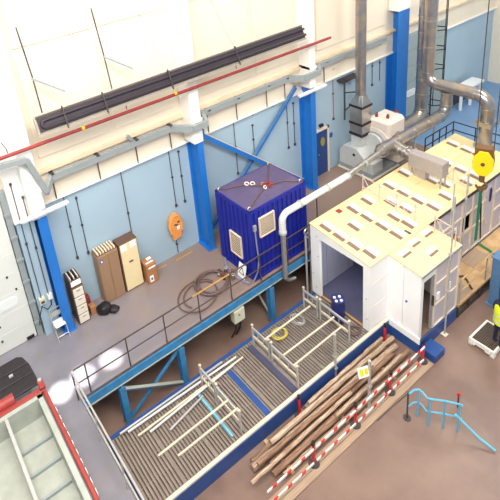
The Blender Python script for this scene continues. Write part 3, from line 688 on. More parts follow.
B(XA + .02, XA + .08, 7.58, 9.2, ZG, ZG + .03).build('threshold', 'yellow_rail', en)
ywall(XB - .1, XB, YRt, YL, ZG, 'back_wall', 'bwhite')
il = B(10.9, 11.0, 7.7, 9.1, 1.18, 1.22).build('ceiling_lamp', 'bwhite', en)
MB().cyl((10.95, 7.75, 1.15), (10.95, 9.05, 1.15), .025, n=8).build('lamp_tube', 'lamp_tube', il)
la = bpy.data.lights.new('enclosure_lamp', 'AREA'); la.shape = 'RECTANGLE'; la.size = .08; la.size_y = 1.3; la.energy = 16; la.color = (.9, .93, 1)
lo_ = bpy.data.objects.new('enclosure_lamp', la); COL.objects.link(lo_); lo_.location = (10.95, 8.4, 1.1)
# short return wall and lobby
B(XA + .1, LX0, YRt, YRt + .06, ZG, zr(YRt) - .01).build('return_wall', 'bwhite', en)
for z in (-.35, .5): B(XA + .1, LX0, YRt - .008, YRt, z, z + .02).build('panel_joint', 'cream_rib', en)
B(LX0 - .04, LX0 - .005, LY - .06, YRt - .07, ZG - .12, ZG + .1).build('white_kerb', 'bwhite', en)
B(LX0 - .035, LX0 - .005, LY - .06, YRt - .07, ZP + .005, ZG - .12).build('blue_skirt', 'plat_blue', en)
for y0, y1 in ((LY, 6.83), (6.842, YRt)): ywall(LX0, LX0 + .06, y0, y1, ZG, 'lobby_panel', 'bwhite')
MB().cyl((LX0 - .03, 6.72, -.05), (LX0, 6.72, -.05), .03, n=8).build('lock', 'ink', en)
ztop = zr(LY) - .012
B(LX0 + .06, 11.0, LY, LY + .06, ZG, ztop).build('lobby_jamb', 'bwhite', en); B(11.0, 11.56, LY, LY + .06, .82, ztop).build('lobby_lintel', 'bwhite', en)
dr = B(11.5, 11.56, LY + .0, LY + .09, ZG, .8).build('door_stile', 'alu', en)
B(11.47, 11.5, LY - .04, LY + .02, -.3, .05).build('door_handle', 'dark_steel', dr)
B(11.0, 11.5, LY + .9, LY + .94, ZG, .8).build('lobby_back_panel', 'cream_rib', en)
gx = [11.58, 12.18, 12.79]; gz = [ZG, -.4, .36, ztop]
for i in range(2):
    for j in range(3): B(gx[i] + .02, gx[i + 1] - .02, LY + .02, LY + .06, gz[j] + .02, gz[j + 1] - .02).build('lobby_panel', 'lilac', en)
for x in gx: B(x - .03, x + .03, LY - .01, LY + .07, ZG, ztop).build('frame_post', 'cream_rib', en)
for z in gz[:-1]: B(11.56, LX1, LY - .008, LY + .065, z - .025, z + .025).build('frame_rail', 'cream_rib', en)
B(11.7, 11.82, LY - .02, LY + .02, -.25, .0).build('sign_plate', 'paper', en); B(12.3, 12.42, LY + .0, LY + .02, -.25, .0).build('sign_plate', 'paper', en)
B(LX0, LX1, LY - .04, LY - .0, ZP + .005, ZG - .06).build('blue_skirt', 'plat_blue', en)
B(LX1 - .06, LX1, LY + .06, YRt, ZG, zr(LY) - .02).build('lobby_end', 'bwhite', en)
# long side wall
px_ = [12.85, 13.55, 14.2, 14.85, 15.5, 16.2, 16.9, 17.6, 18.2]; pz = [ZG, -.3, .45, 1.18]
for i in range(len(px_) - 1):
    for j in range(3):
        if (i, j) in ((3, 1),): B(px_[i] + .02, px_[i + 1] - .02, YRt + .3, YRt + .32, pz[j] + .02, pz[j + 1] - .02).build('dark_opening', 'brown_dark', en); continue
        B(px_[i] + .02, px_[i + 1] - .02, YRt + .02, YRt + .06, pz[j] + .02, pz[j + 1] - .02).build('side_panel', 'lilac', en)
for x in px_: B(x - .035, x + .035, YRt - .02, YRt + .07, ZG, 1.19).build('frame_post', 'cream_rib', en)
for z in pz[:-1]: B(12.85, XB, YRt - .015, YRt + .065, z - .03, z + .03).build('frame_rail', 'cream_rib', en)
B(12.85, XB, YRt - .04, YRt, ZG - .2, ZG - .03).build('dark_base', 'slate', en)
pts = arc((16.55, 0, -.45), .2, PI, 2 * PI, 8, X, Z) + arc((16.55, 0, .75), .2, 0, PI, 8, X, Z)
MB().prism([(p.x, p.z) for p in pts], (0, YRt - .03, 0), X, Z, (0, .05, 0)).build('capsule_door', 'lilac', en)
MB().prism([(p.x * .35 + 16.55 * .65, p.z * .35 + .52) for p in pts], (0, YRt - .045, 0), X, Z, (0, .02, 0)).build('capsule_window', 'slate', en)
B(16.53, 16.58, YRt - .05, YRt - .04, .4, .85).build('window_bar', 'black', en)
tl_ = thing('site_lamp', 'yellow work lamp hanging on the enclosure side wall', 'lamp', (14.3, YRt - .1, -.2))
B(14.2, 14.45, YRt - .14, YRt - .025, -.2, .0).build('case', 'yellow_rail', tl_, bevel=.02)
MB().tube([(14.22, YRt - .08, .0), (14.26, YRt - .08, .12), (14.4, YRt - .08, .12), (14.43, YRt - .08, .0)], .015, 6).build('handle', 'dark_steel', tl_)
# roof vents
def vent(px, py, rotd=False, wide=.2):
    p = at_z(px, py, 1.3)
    for _ in range(3): p = at_z(px, py, zr(p.y) + .05)
    if rotd:
        o = slab(p.x - .19, p.x + .19, p.y - .07, p.y + .0, .05, .056, 'roof_vent', 'brown_hole')
        slab(p.x - .2, p.x + .2, p.y + .015, p.y + .14, .052, .075, 'vent_flap', 'bwhite', o)
    else:
        o = slab(p.x - .15, p.x - .01, p.y - wide, p.y + wide, .05, .056, 'roof_vent', 'brown_hole')
        slab(p.x + .0, p.x + .16, p.y - wide, p.y + wide, .052, .1, 'vent_flap', 'bwhite', o)
        slab(p.x + .165, p.x + .2, p.y - wide, p.y + wide, .05, .06, 'vent_hinge', 'brown_hole', o)
for v_ in ((327, 227), (340.5, 236), (355, 245), (371, 253), (354, 209), (368, 217), (383, 225.5), (397.5, 234), (355, 226), (368, 200.5), (391.5, 202), (406.5, 209), (390, 185.5), (404, 192.5), (418.5, 200), (434, 206.5), (395, 216.5), (409, 223.5),
           (453, 144), (467, 150), (479, 155), (446.5, 163), (461, 169.5), (475, 176), (445, 184), (467, 182), (432, 180), (446, 196), (405, 173)): vent(*v_)
for v_ in ((415.5, 243.5), (433, 252.5), (406, 254), (428, 233.5)): vent(*v_, rotd=True)
q = at_z(339, 212.5, 1.45); slab(q.x - .09, q.x + .09, q.y - .08, q.y + .08, .05, .062, 'red_hatch', 'red', en)

# ================================================================== ROOF GUARD RAILS AND SCAFFOLD POLES
def lattice(x, ya, yb, n, label, h=.62, lo=.22):
    t = thing('roof_guard_rail', label, 'guard rail', (x, (ya + yb) / 2, zr(8.4) + .05), 'lattice guard rails on the roof')
    P_ = lambda y, z: Vector((x, y, zr(max(y, 6.3)) + .05 + z))
    for z in (lo, h): MB().cyl(P_(ya, z), P_(yb, z), .016, n=6).build('chord', 'lattice', t)
    for i in range(n + 1):
        y = ya + (yb - ya) * i / n
        if i % 2 == 0: MB().cyl(P_(y, 0), P_(y, h + .08), .018, n=6).build('post', 'lattice', t)
        if i < n:
            y2 = ya + (yb - ya) * (i + 1) / n
            MB().cyl(P_(y, lo if i % 2 else h), P_(y2, h if i % 2 else lo), .013, n=6).build('diagonal', 'lattice', t)
lattice(12.55, 9.5, 6.35, 10, 'cream lattice guard rail across the front part of the roof')
lattice(15.15, 9.45, 7.4, 8, 'cream lattice guard rail across the roof right of the grey plenum')
def pole(px, py, zb, top, label, r=.024, m='alu', zoff=0):
    p = at_z(px, py, zb); tag(MB().cyl(p, (p.x, p.y, top), r, n=8).build('scaffold_pole', m, None, True), label, 'pole')
    return p
t = thing('scaffold_pole', 'tall grey scaffold pole standing in front of the lobby side', 'pole', (12.15, 6.1, ZP))
p = at_z(444.5, 334, ZP)
MB().cyl((p.x, p.y, ZP + .01), (p.x, p.y, 3.2), .026, n=8).build('tube', 'alu', t, True); B(p.x - .08, p.x + .08, p.y - .08, p.y + .08, ZP, ZP + .012).build('foot_plate', 'cream_rib', t)
for z in (1.25, -.1): B(p.x - .04, p.x + .04, p.y - .04, p.y + .05, z, z + .08).build('coupler', 'alu', t)
for px, pb, lab in ((448.5, 262, 'grey scaffold pole beside the long side wall near the lobby'), (462, 249, 'grey scaffold pole beside the dark side opening')):
    p = at_y(px, pb, 7.2); t = thing('scaffold_pole', lab, 'pole', (p.x, 7.2, ZG))
    MB().cyl((p.x, 7.2, ZG), (p.x, 7.2, 2.3), .024, n=8).build('tube', 'alu', t, True); B(p.x - .035, p.x + .035, 7.165, 7.235, 1.3, 1.38).build('coupler', 'alu', t)

# ================================================================== FAN UNIT, DUCTS
fu = thing('extraction_fan', 'grey and white extraction fan unit on a skid behind the enclosure', 'fan', (16, 11.8, 0))
B(15.15, 16.9, 11.02, 12.72, .02, .1).build('skid', 'fan_white', fu, bevel=.01); B(15.2, 16.85, 11.06, 12.7, .1, .26).build('skid_frame', 'trunk', fu)
for x in (15.25, 16.0, 16.75): B(x - .05, x + .05, 11.1, 12.6, 0, .02).build('pad', 'black', fu)
m = MB(); m.prism([(12.68, .26), (12.68, .85), (12.45, 1.15), (11.8, 1.15), (11.35, .7), (11.35, .26)], (15.22, 0, 0), Y, Z, (.62, 0, 0)); m.build('belt_guard', 'fan_grey', fu, bevel=.015)
MB().cyl((15.2, 11.95, .85), (15.225, 11.95, .85), .06, n=10).build('inspection_hole', 'black', fu)
B(15.25, 15.9, 11.1, 11.34, .26, .72).build('motor_box', 'fan_grey', fu, bevel=.01)
sc_ = [(11.5 + .62 * math.cos(a) * (1 + .12 * a / 6), 1.3 + .62 * math.sin(a) * (1 + .12 * a / 6)) for a in [k * 2 * PI / 22 for k in range(22)]]
MB().prism(sc_, (15.95, 0, 0), Y, Z, (.75, 0, 0)).build('scroll_housing', 'fan_white', fu, bevel=.02)
B(15.98, 17.05, 10.9, 11.9, 1.2, 2.35).build('outlet_box', 'fan_white', fu, bevel=.12)
B(16.6, 17.1, 10.9, 11.7, .3, 1.6).build('side_box', 'fan_white', fu, bevel=.03)
MB().cyl((15.85, 11.5, 1.3), (15.97, 11.5, 1.3), .48, n=24).build('inlet_flange', 'trunk', fu); MB().cyl((15.78, 11.5, 1.3), (15.86, 11.5, 1.3), .42, .46, n=24).build('inlet_cone', 'fan_grey', fu, True)
for x, y in ((16.15, 11.6), (16.3, 11.2), (16.95, 11.3)):
    MB().cyl((x, y, 2.35), (x, y, 2.45), .06, n=8).build('lug', 'red_pipe', fu); MB().tube(arc((x, y, 2.46), .06, 0, PI, 6, X, Z), .02, 6).build('lifting_eye', 'dark_steel', fu)
for z in (1.0, 1.4, 1.8): MB().cyl((17.1, 11.0, z - .4), (17.13, 11.0, z - .4), .03, n=6).build('bolt', 'brown_hole', fu)
st = thing('exhaust_stack', 'square silver exhaust duct tapering to a round stack', 'duct', (15.85, 12.1, 1.15))
sx0, sx1, sy0, sy1 = 15.45, 16.02, 11.75, 12.32
B(sx0 + .03, sx1 - .03, sy0 + .03, sy1 - .03, 1.16, 1.62).build('grey_collar', 'fan_grey', st)
B(sx0, sx1, sy0, sy1, 1.72, 2.1).build('duct_section', 'silver', st); B(sx0, sx1, sy0, sy1, 2.18, 2.85).build('duct_section', 'silver', st)
for z in (1.62, 2.1, 2.85): B(sx0 - .03, sx1 + .03, sy0 - .03, sy1 + .03, z, z + .09).build('joint_band', 'black_sheet', st)
mx, my = (sx0 + sx1) / 2, (sy0 + sy1) / 2
m = MB(); n = 16; bot = []; top = []
for k in range(n):
    a = 2 * PI * k / n; c_, s_ = math.cos(a), math.sin(a); q_ = .285 / max(abs(c_), abs(s_)); bot.append(Vector((mx + c_ * q_, my + s_ * q_, 2.94))); top.append(Vector((mx + c_ * .2, my + s_ * .2, 3.35)))
m._add(bot + top, [(k, (k + 1) % n, n + (k + 1) % n, n + k) for k in range(n)]); m.build('taper', 'silver', st)
MB().cyl((mx, my, 3.33), (mx, my, 9), .2, n=20).build('round_stack', 'duct', st, True)
def ductrun(pts, r, t, m='duct', bands=True, bm_='silver', n=20, name='duct_length'):
    for i in range(len(pts) - 1):
        MB().tube(pts[i], r, n).build(name, m, t, True) if isinstance(pts[i], list) else None
def elbow(c, r, u, v, k=7): return [Vector(c) - Vector(u) * r - Vector(v) * 0 + (Vector(u) * math.sin(a) + Vector(v) * (1 - math.cos(a))) * r for a in [PI / 2 * i / k for i in range(k + 1)]]
def run(t, pts, r, m='duct', bend=.4, n=20, band=.9):
    pts = [Vector(p) for p in pts]; cur = pts[0]
    for i in range(1, len(pts)):
        dirn = (pts[i] - pts[i - 1]).normalized()
        end = pts[i] - dirn * (bend if i < len(pts) - 1 else 0)
        MB().cyl(cur, end, r, n=n).build('duct_length', m, t, True)
        L = (end - cur).length; k = max(1, int(L / band))
        for j in range(k + 1):
            q = cur + dirn * (L * j / k); MB().cyl(q - dirn * .02, q + dirn * .02, r + .02, n=n).build('joint_band', 'silver', t, True)
        if i < len(pts) - 1:
            nd = (pts[i + 1] - pts[i]).normalized()
            MB().tube([end + (dirn * math.sin(a) + nd * (1 - math.cos(a))) * bend for a in [PI / 2 * s / 7 for s in range(8)]], r, n).build('elbow', m, t, True)
            cur = pts[i] + nd * bend
d1 = thing('extract_duct', 'large silver duct beside the roof rising to the header', 'duct', (16, 9.95, 2.3))
run(d1, [(14.15, 9.95, 2.3), (18.15, 9.95, 2.3), (18.15, 9.95, 3.2)], .21, 'duct', .4)
MB().cyl((13.9, 9.95, 2.28), (14.15, 9.95, 2.3), .11, .21, 20).build('reducer', 'duct', d1, True)
MB().cyl((14.78, 9.95, 2.3), (14.78, 9.19, 2.08), .21, n=20).build('branch', 'duct', d1, True)
for y in (9.65, 9.45): MB().cyl((14.78, y, 2.17), (14.78, y - .05, 2.155), .25, n=20).build('joint_band', 'silver', d1, True)
MB().tube([(15.3, 9.95, 2.3), (15.8, 10.2, 2.1), (16.3, 10.55, 1.75), (16.5, 10.9, 1.6)], .2, 20).build('branch', 'duct', d1, True)
for x, z in ((16.2, 0), (17.4, 0)): MB().cyl((x, 9.95, z), (x, 9.95, 2.05), .03, n=8).build('support_leg', 'trunk', d1)
d2 = thing('header_duct', 'large silver header duct bending down into the enclosure roof', 'duct', (18, 9, 3.4))
run(d2, [(18.15, 10.75, 7), (18.15, 10.75, 3.42), (18.15, 8.42, 3.42), (18.15, 8.42, 1.38)], .23, 'duct', .45)
B(17.87, 18.43, 8.14, 8.7, 2.3, 2.5).build('damper', 'duct', d2); MB().cyl((18.15, 8.42, 1.36), (18.15, 8.42, 1.46), .38, n=20).build('roof_collar', 'trunk', d2)
d3_ = thing('fan_outlet_duct', 'silver duct leaving the fan and turning up beside the grey door', 'duct', (18.5, 11.6, 1.5))
run(d3_, [(17.05, 11.5, 1.35), (19.05, 11.5, 1.35), (19.05, 11.5, 6.5)], .26, 'duct', .42, band=.6)
# plenum on the roof
pl = thing('roof_plenum', 'grey sheet metal plenum box on legs on the enclosure roof', 'plenum', (14.4, 8.4, 1.4))
B(14.6, 14.98, 7.98, 9.18, 1.78, 2.32).build('box', 'grey_box', pl, bevel=.02)
for x in (14.66, 14.92):
    for y in (8.05, 9.1): B(x - .02, x + .02, y - .02, y + .02, zr(y) + .05, 1.78).build('leg', 'grey_box', pl)
B(14.66, 14.92, 8.6, 9.0, zr(8.8) + .05, 1.78).build('outlet', 'grey_box', pl)
B(14.58, 15.0, 9.14, 9.18, 1.76, 2.34).build('end_flange', 'grey_box', pl)
# small white pipe from the deck to the duct
wp = thing('vent_pipe', 'white vent pipe rising from ribbed hose and running to the duct', 'pipe', (9.2, 9.87, 0))
yp = 9.7
MB().tube([(9.02, yp, .0 + k * .045 - .15) for k in range(40)], .1, 14, radii=[.085 if k % 2 else .07 for k in range(40)]).build('ribbed_hose', 'silver', wp)
MB().cyl((9.02, yp, 1.6), (9.02, yp, 2.02), .105, n=16).build('pipe_length', 'tube_white', wp, True)
MB().tube([Vector((9.27, yp, 2.02)) + Vector((-math.cos(a), 0, math.sin(a))) * .25 for a in [PI / 2 * s / 7 for s in range(8)]], .105, 16).build('elbow', 'tube_white', wp, True)
MB().cyl((9.27, yp, 2.27), (12.0, yp, 2.3), .105, n=16).build('pipe_length', 'tube_white', wp, True); MB().cyl((12.0, yp, 2.3), (13.92, yp + .2, 2.28), .105, n=16).build('pipe_length', 'silver', wp, True)
MB().cyl((9.02, yp, 1.58), (9.02, yp, 1.66), .125, n=16).build('joint_band', 'liner', wp, True)
for x in (9.75, 11.0, 12.0, 13.0): MB().cyl((x, yp + (.08 if x > 12.5 else 0), 2.285), (x + .07, yp + (.08 if x > 12.5 else 0), 2.285), .125, n=16).build('joint_band', 'liner', wp, True)
MB().tube([(11.0, 10.12, 0), (11.0, 10.12, 2.1), (11.0, yp, 2.2)], .02, 8).build('support_leg', 'dark_steel', wp)
MB().tube([(9.02, yp, -.15), (9.15, yp - .02, -.3), (9.4, yp - .04, -.34)], .06, 10).build('drain_elbow', 'silver', wp, True)
# valves standing at the deck edge, right of the pipe
vs_ = thing('standpipe', 'grey standpipe with round valve rising past the deck edge beside container', 'valve', (10.0, 9.72, ZP))
MB().tube([(10.0, 9.72, ZP), (10.0, 9.72, .9), (10.0, 9.7, 1.05)], .035, 8).build('pipe', 'alu', vs_, True); MB().tube(arc((10.0, 9.68, 1.15), .09, 0, 2 * PI, 12, X, Z)[:-1], .028, 6, True).build('handwheel', 'silver', vs_, True)
MB().tube([(10.22, 9.74, ZP), (10.22, 9.74, .7), (10.1, 9.73, .85)], .03, 8).build('side_pipe', 'alu', vs_, True)
MB().bar((10.0, 9.72, .2), (10.22, 9.74, .2), .05, .05).build('clamp', 'dark_steel', vs_)

# ================================================================== SIDE WALKWAY (right of the enclosure)
wk = thing('side_walkway', 'plywood decked walkway beside the enclosure side wall', 'walkway', (15, 6.8, ZP))
for k in range(6):
    x0 = 12.86 + k * .95
    for j in range(2): B(x0, x0 + .94, 6.32 + j * .49, 6.8 + j * .49, ZG - .03, ZG).build('deck_board', 'ply' if (k + j) % 3 else 'plank', wk)
B(12.86, 18.5, 6.26, 6.32, ZG - .06, ZG + .03).build('edge_beam', 'ply', wk)
B(12.86, 18.5, 6.27, 6.31, ZP + .02, ZP + .1).build('bottom_beam', 'dark_steel', wk)
B(12.86, 18.5, 7.2, 7.24, ZP + .02, ZG - .04).build('back_skirt', 'black', wk)
for k in range(10): B(12.88 + k * .62, 12.96 + k * .62, 6.27, 6.31, ZP, ZG - .06).build('frame_post', 'dark_steel', wk)
for k in range(4):
    x = 12.95 + k * 1.5
    MB().cyl((x, 6.29, ZG + .03), (x, 6.29, ZG + .95), .02, n=8).build('rail_post', 'trunk', wk)
MB().cyl((12.95, 6.29, ZG + .95), (17.45, 6.29, ZG + .95), .022, n=8).build('top_rail', 'ply', wk); MB().cyl((12.95, 6.29, ZG + .5), (17.45, 6.29, ZG + .5), .018, n=8).build('mid_rail', 'ply', wk)
tag(MB().tube([at_z(455, 277, ZG + .1), at_z(463, 276, ZG + .03), at_z(467, 280, ZG + .03), at_z(472, 289, ZG + .03)], .03, 6).build('dark_hose', 'dark_steel', None, True), 'dark hose lying across the walkway boards near the lobby', 'hose')
tag(MB().tube([at_z(478, 243, ZG + .05), at_z(484, 247, ZG + .05), at_z(489, 250, ZG + .05), at_z(495, 255, ZG + .05)], .04, 6).build('dark_hose', 'green', None, True), 'dark green hose lying on the far walkway boards', 'hose')
# blue-grey post at the right
pc = thing('steel_post', 'blue-grey steel post standing on the lower floor at right edge', 'post', (14.3, 5.9, ZP))
MB().box(14.14, 14.18, 5.74, 6.0, ZP + .02, .1).box(14.44, 14.48, 5.74, 6.0, ZP + .02, .1).box(14.18, 14.44, 5.85, 5.89, ZP + .02, .1).build('shaft', 'steel_blue', pc)
B(14.06, 14.56, 5.68, 6.06, ZP, ZP + .02).build('base_plate', 'steel_blue', pc); B(14.1, 14.52, 5.7, 6.04, .1, .13).build('cap_plate', 'steel_blue', pc)

# ================================================================== HOIST HOOK BLOCK AND GREEN SLING
hk = thing('hoist_hook_block', 'yellow octagonal hoist hook block hanging above the enclosure roof', 'hook block', (15.75, 7.15, 2.2))
hc_ = at_y(483, 163.5, 7.1)
nx = Vector((-.93, -.37, 0)).normalized(); ux = Vector((0, 0, 1)).cross(nx).normalized()
oc = [(.31 * math.cos(PI / 8 + k * PI / 4), .47 * math.sin(PI / 8 + k * PI / 4)) for k in range(8)]
MB().prism(oc, hc_, ux, Z, nx * .06).build('cheek_plate', 'yellow', hk, bevel=.01)
MB().prism(oc, hc_ - nx * .42, ux, Z, nx * .05).build('cheek_plate', 'yellow', hk, bevel=.01)
MB().cyl(hc_ + nx * .06, hc_ + nx * .1, .06, n=10).build('axle', 'brown_dark', hk)
MB().cyl(hc_ - nx * .37, hc_, .3, n=20).build('sheave', 'brass', hk, True)
MB().obox(hc_ - nx * .2 + Z * .3 , (nx, ux, Z), (.16, .26, .2)).build('body', 'brass', hk)
MB().obox(hc_ - nx * .15 - Z * .62, (nx, ux, Z), (.06, .08, .12)).build('shank', 'brass', hk)
hb = hc_ - nx * .15 - Z * .9
MB().tube(arc(hb, .15, PI * .6, -PI * .95, 14, ux, Z), .04, 8).build('hook', 'brass', hk, True)
for k in (-.25, .25):
    MB().cyl(hc_ - nx * .15 + ux * k + Z * .3, hc_ - nx * .15 + ux * k + Z * 11, .015, n=6).build('hoist_rope', 'dark_steel', hk)
gs = thing('web_sling', 'green webbing sling hanging from the hook to the walkway', 'sling', (15.6, 7.1, ZG))
e0 = hb - Z * .15; e1 = at_y(475.5, 240, 7.12)
MB().bar(e0, e1 + X * .0, .14, .025, Y).build('strap', 'green', gs)
MB().bar(e0 + X * .02, e1 + Vector((.32, .0, -.1)), .07, .02, Y).build('strap', 'black', gs)
MB().obox(e0, (ux, nx, Z), (.07, .03, .1)).build('eye_loop', 'brass', gs)

# ================================================================== TIMBERS, BARRIER, POSTS
def timber(a, b, r, m, label, seed, z):
    p, q = Vector((a[0], a[1], z)), Vector((b[0], b[1], z)); rnd = random.Random(seed); n = 14; pts = []; rad = []
    for i in range(n + 1):
        t_ = p.lerp(q, i / n) + Vector((0, rnd.uniform(-.01, .01), rnd.uniform(-.006, .008))); pts.append(t_); rad.append(r * rnd.uniform(.78, .97))
    mb = MB(); mb.tube(pts, r, 9, radii=rad)
    lo = min(v.z for v in mb.v)
    return tag(mb.build('timber_pole', m, None, True), label, 'timber', 'rough timber poles in the pile')
tl = [('pale knotty timber pole lying against the blue platform skirt', 7.05, 10.35, 7.1, .075, 'timber', 0), ('second timber pole from the blue skirt, bark peeling', 5.0, 10.1, 6.97, .07, 'timber_dark', 0),
      ('stout straight timber pole in the middle of the pile', 4.9, 10.5, 6.8, .095, 'timber', 0), ('dark timber pole next to the stout one', 5.3, 10.2, 6.62, .075, 'timber_dark', 0),
      ('thick dark timber pole behind the barrier', 5.2, 10.6, 6.45, .09, 'timber_dark', 0), ('pale timber pole nearest the barrier', 5.4, 10.35, 6.28, .07, 'timber', 0),
      ('crooked pale pole on top of the pile near the blue skirt', 7.1, 10.3, 7.05, .06, 'timber', 1), ('long top pole with sawn pale end pointing at the lobby', 5.6, 10.55, 6.9, .075, 'timber', 1),
      ('reddish pole on top of the pile behind the yellow tag', 5.0, 9.3, 6.71, .06, 'timber_dark', 1), ('short thin pole on top of the pile near the barrier', 7.4, 10.2, 6.37, .055, 'timber', 1),
      ('thin pole on top of the pile at the lower left', 4.6, 8.2, 6.53, .055, 'timber', 1)]
for i, (lab, xa, xb, y, r_, m_, lev) in enumerate(tl):
    z = ZP + .05 + (r_ * 1.15 if lev == 0 else .27)
    timber((xa, y + .02 * math.sin(i)), (xb, y + .05 * math.cos(i * 2)), r_, m_, lab, i + 3, z)
for i, x in enumerate((5.6, 7.6, 9.6)):
    tag(B(x, x + .1, 6.2, 7.2, ZP, ZP + .05).build('bearer', 'ply', bevel=.005), ('left', 'middle', 'right')[i] + ' sawn timber bearer under the pole pile', 'timber', 'bearers under the poles')
for i in range(2):
    tag(B(4.5, 10.85, 5.8 + i * .18, 5.97 + i * .18, ZP, ZP + .04).build('scaffold_board', 'plank', bevel=.005), ('old grey plank on the floor, outer one of the barrier pair', 'old grey plank on the floor under the barrier bases')[i], 'plank', 'planks under the barrier')
# barrier
ZB = ZP + .04
def bpost(x, y, lab, ZB=ZB):
    t = thing('barrier_post', lab, 'barrier post', (x, y, ZB), 'red barrier posts')
    MB().cyl((x, y, ZB), (x, y, ZB + .03), .14, .12, 18).build('base', 'dark_steel', t, True)
    MB().cyl((x, y, ZB + .03), (x, y, ZB + .66), .035, n=12).build('tube', 'red_bright', t, True)
    MB().cyl((x, y, ZB + .66), (x, y, ZB + .76), .045, n=12).build('cap', 'black', t, True)
for x, lab in ((10.7, 'red barrier post at the right end beside the blue step'), (9.2, 'red barrier post in the middle of the striped rails'), (7.75, 'red barrier post at the left of the striped rails, by the yellow tag'), (6.2, 'red barrier post beyond the left end of the timbers')): bpost(x, 6.05, lab)
q = at_z(297, 413, ZP); bpost(q.x, q.y - .1, 'red barrier post standing against the white kerb at the lower middle', ZP)
q = at_z(387, 341, ZP); bpost(q.x - .12, q.y, 'red barrier post in the corner between platform kerb and lobby', ZP)
def stripes(x0, x1, y, z, lab):
    t = thing('barrier_rail', lab, 'barrier rail', ((x0 + x1) / 2, y, z), 'striped barrier rails')
    B(x0, x1, y - .012, y + .012, z - .032, z + .032).build('rail', 'paper', t)
    k = 0
    while x0 + .14 + k * .46 < x1 - .1:
        a = x0 + .12 + k * .46
        MB().prism([(a, -.033), (a + .14, -.033), (a + .18, .033), (a + .04, .033)], (0, y - .014, z), X, Z, (0, .028, 0)).build('red_stripe', 'red_bright', t); k += 1
xb_ = [10.72, 9.2, 7.75, 6.2, 4.6]
for i in range(4):
    for z, w_ in ((ZB + .6, 'upper'), (ZB + .12, 'lower')): stripes(xb_[i + 1] + .05, xb_[i] - .05, 6.05 - .05, z, 'red and white striped ' + w_ + ' barrier rail, ' + ('first', 'second', 'third', 'fourth')[i] + ' span from the blue step')
# two scaffold posts
for px, py, zb, zt, y_, lab in ((335.5, 378, ZP, -.05, 7.18, 'grey scaffold post standing against the platform skirt'), (369, 409, ZP, .05, 6.18, 'grey scaffold post carrying the yellow tag among the poles'), (445, 0, 0, 0, 0, '')):
    if not lab: continue
    p = at_z(px, py, zb); t = thing('scaffold_post', lab, 'post', (p.x, p.y, zb))
    MB().cyl((p.x, p.y, zb), (p.x, p.y, zt), .04, n=10).build('tube', 'alu', t, True)
    for z in (zb + .35, zb + .8): B(p.x - .06, p.x + .06, p.y - .06, p.y + .06, z, z + .07).build('coupler', 'silver', t, bevel=.01)
    if py > 400:
        c_ = Vector((p.x - .22, p.y + .02, zt - .25)); u = Vector((.93, -.05, -.36)).normalized(); v = Vector((.3, .5, .8)).normalized(); nn = u.cross(v).normalized(); v = nn.cross(u)
        MB().obox(c_, (u, v, nn), (.2, .12, .008)).build('tag_board', 'paper', t)
        nn = nn if nn.y < 0 or nn.z > 0 else -nn
        MB().obox(c_ - u * .08 + nn * .01, (u, v, nn), (.07, .08, .004)).build('yellow_panel', 'yellow', t)
        MB().obox(c_ + u * .1 + nn * .01, (u, v, nn), (.06, .07, .004)).build('yellow_panel', 'yellow', t)
# blue step
bs = thing('blue_step', 'blue wooden step block outside the lobby door', 'step', (11.2, 6.05, ZP))
B(10.9, 11.38, 5.8, 6.23, ZP, ZP + .24).build('block', 'plat_blue', bs, bevel=.015); B(10.89, 11.39, 5.79, 6.24, ZP + .24, ZP + .27).build('tread', 'plat_blue', bs, bevel=.01)

# ================================================================== BUND PALLET AND PERSON
bp_ = thing('spill_pallet', 'white plastic spill pallet with brown grille under the worker', 'pallet', (12.7, 5.25, ZP))
bx0, bx1, by0, by1, bz = 12.25, 13.25, 4.88, 5.6, ZP + .24
for a in ((bx0, bx1, by0, by0 + .06), (bx0, bx1, by1 - .06, by1), (bx0, bx0 + .06, by0 + .06, by1 - .06), (bx1 - .06, bx1, by0 + .06, by1 - .06)): B(*a, ZP + .1, bz).build('rim', 'pallet', bp_, bevel=.01)
B(bx0 + .06, bx1 - .06, by0 + .06, by1 - .06, ZP + .1, ZP + .12).build('sump', 'pallet', bp_)
for k in range(12): B(bx0 + .06, bx1 - .06, by0 + .07 + k * .051, by0 + .105 + k * .051, bz - .05, bz - .01).build('grille_bar', 'grille', bp_)
for x in (bx0, (bx0 + bx1) / 2 - .07, bx1 - .14):
    for y in (by0, by1 - .12): B(x, x + .14, y, y + .12, ZP, ZP + .1).build('foot', 'pallet', bp_, bevel=.01)
for y in (5.0, 5.4): MB().tube([(bx0 - .02, y, bz - .02), (bx0 - .05, y, bz - .1), (bx0 - .05, y + .1, bz - .1), (bx0 - .02, y + .1, bz - .02)], .02, 6).build('handle', 'pallet', bp_)

def skin_body(name, joints, edges, root, m, parent, sub=2):
    me = bpy.data.meshes.new(name); me.from_pydata([j[0] for j in joints], edges, [])
    o = bpy.data.objects.new(name, me); COL.objects.link(o); o.parent = parent
    sk = o.modifiers.new('skin', 'SKIN'); sk.use_smooth_shade = True
    for i, j in enumerate(joints):
        r_ = j[1]; me.skin_vertices[0].data[i].radius = r_ if isinstance(r_, tuple) else (r_, r_)
    me.skin_vertices[0].data[root].use_root = True
    sb_ = o.modifiers.new('subsurf', 'SUBSURF'); sb_.levels = sub; sb_.render_levels = sub
    me.materials.append(M[m]); return o
pp = at_z(496.5, 345, bz - .01)
pr = thing('person', 'worker in yellow hi-vis vest and dark trousers standing on the white pallet', 'person', (pp.x, pp.y, bz - .01))
pr.rotation_euler = (0, 0, math.radians(55))
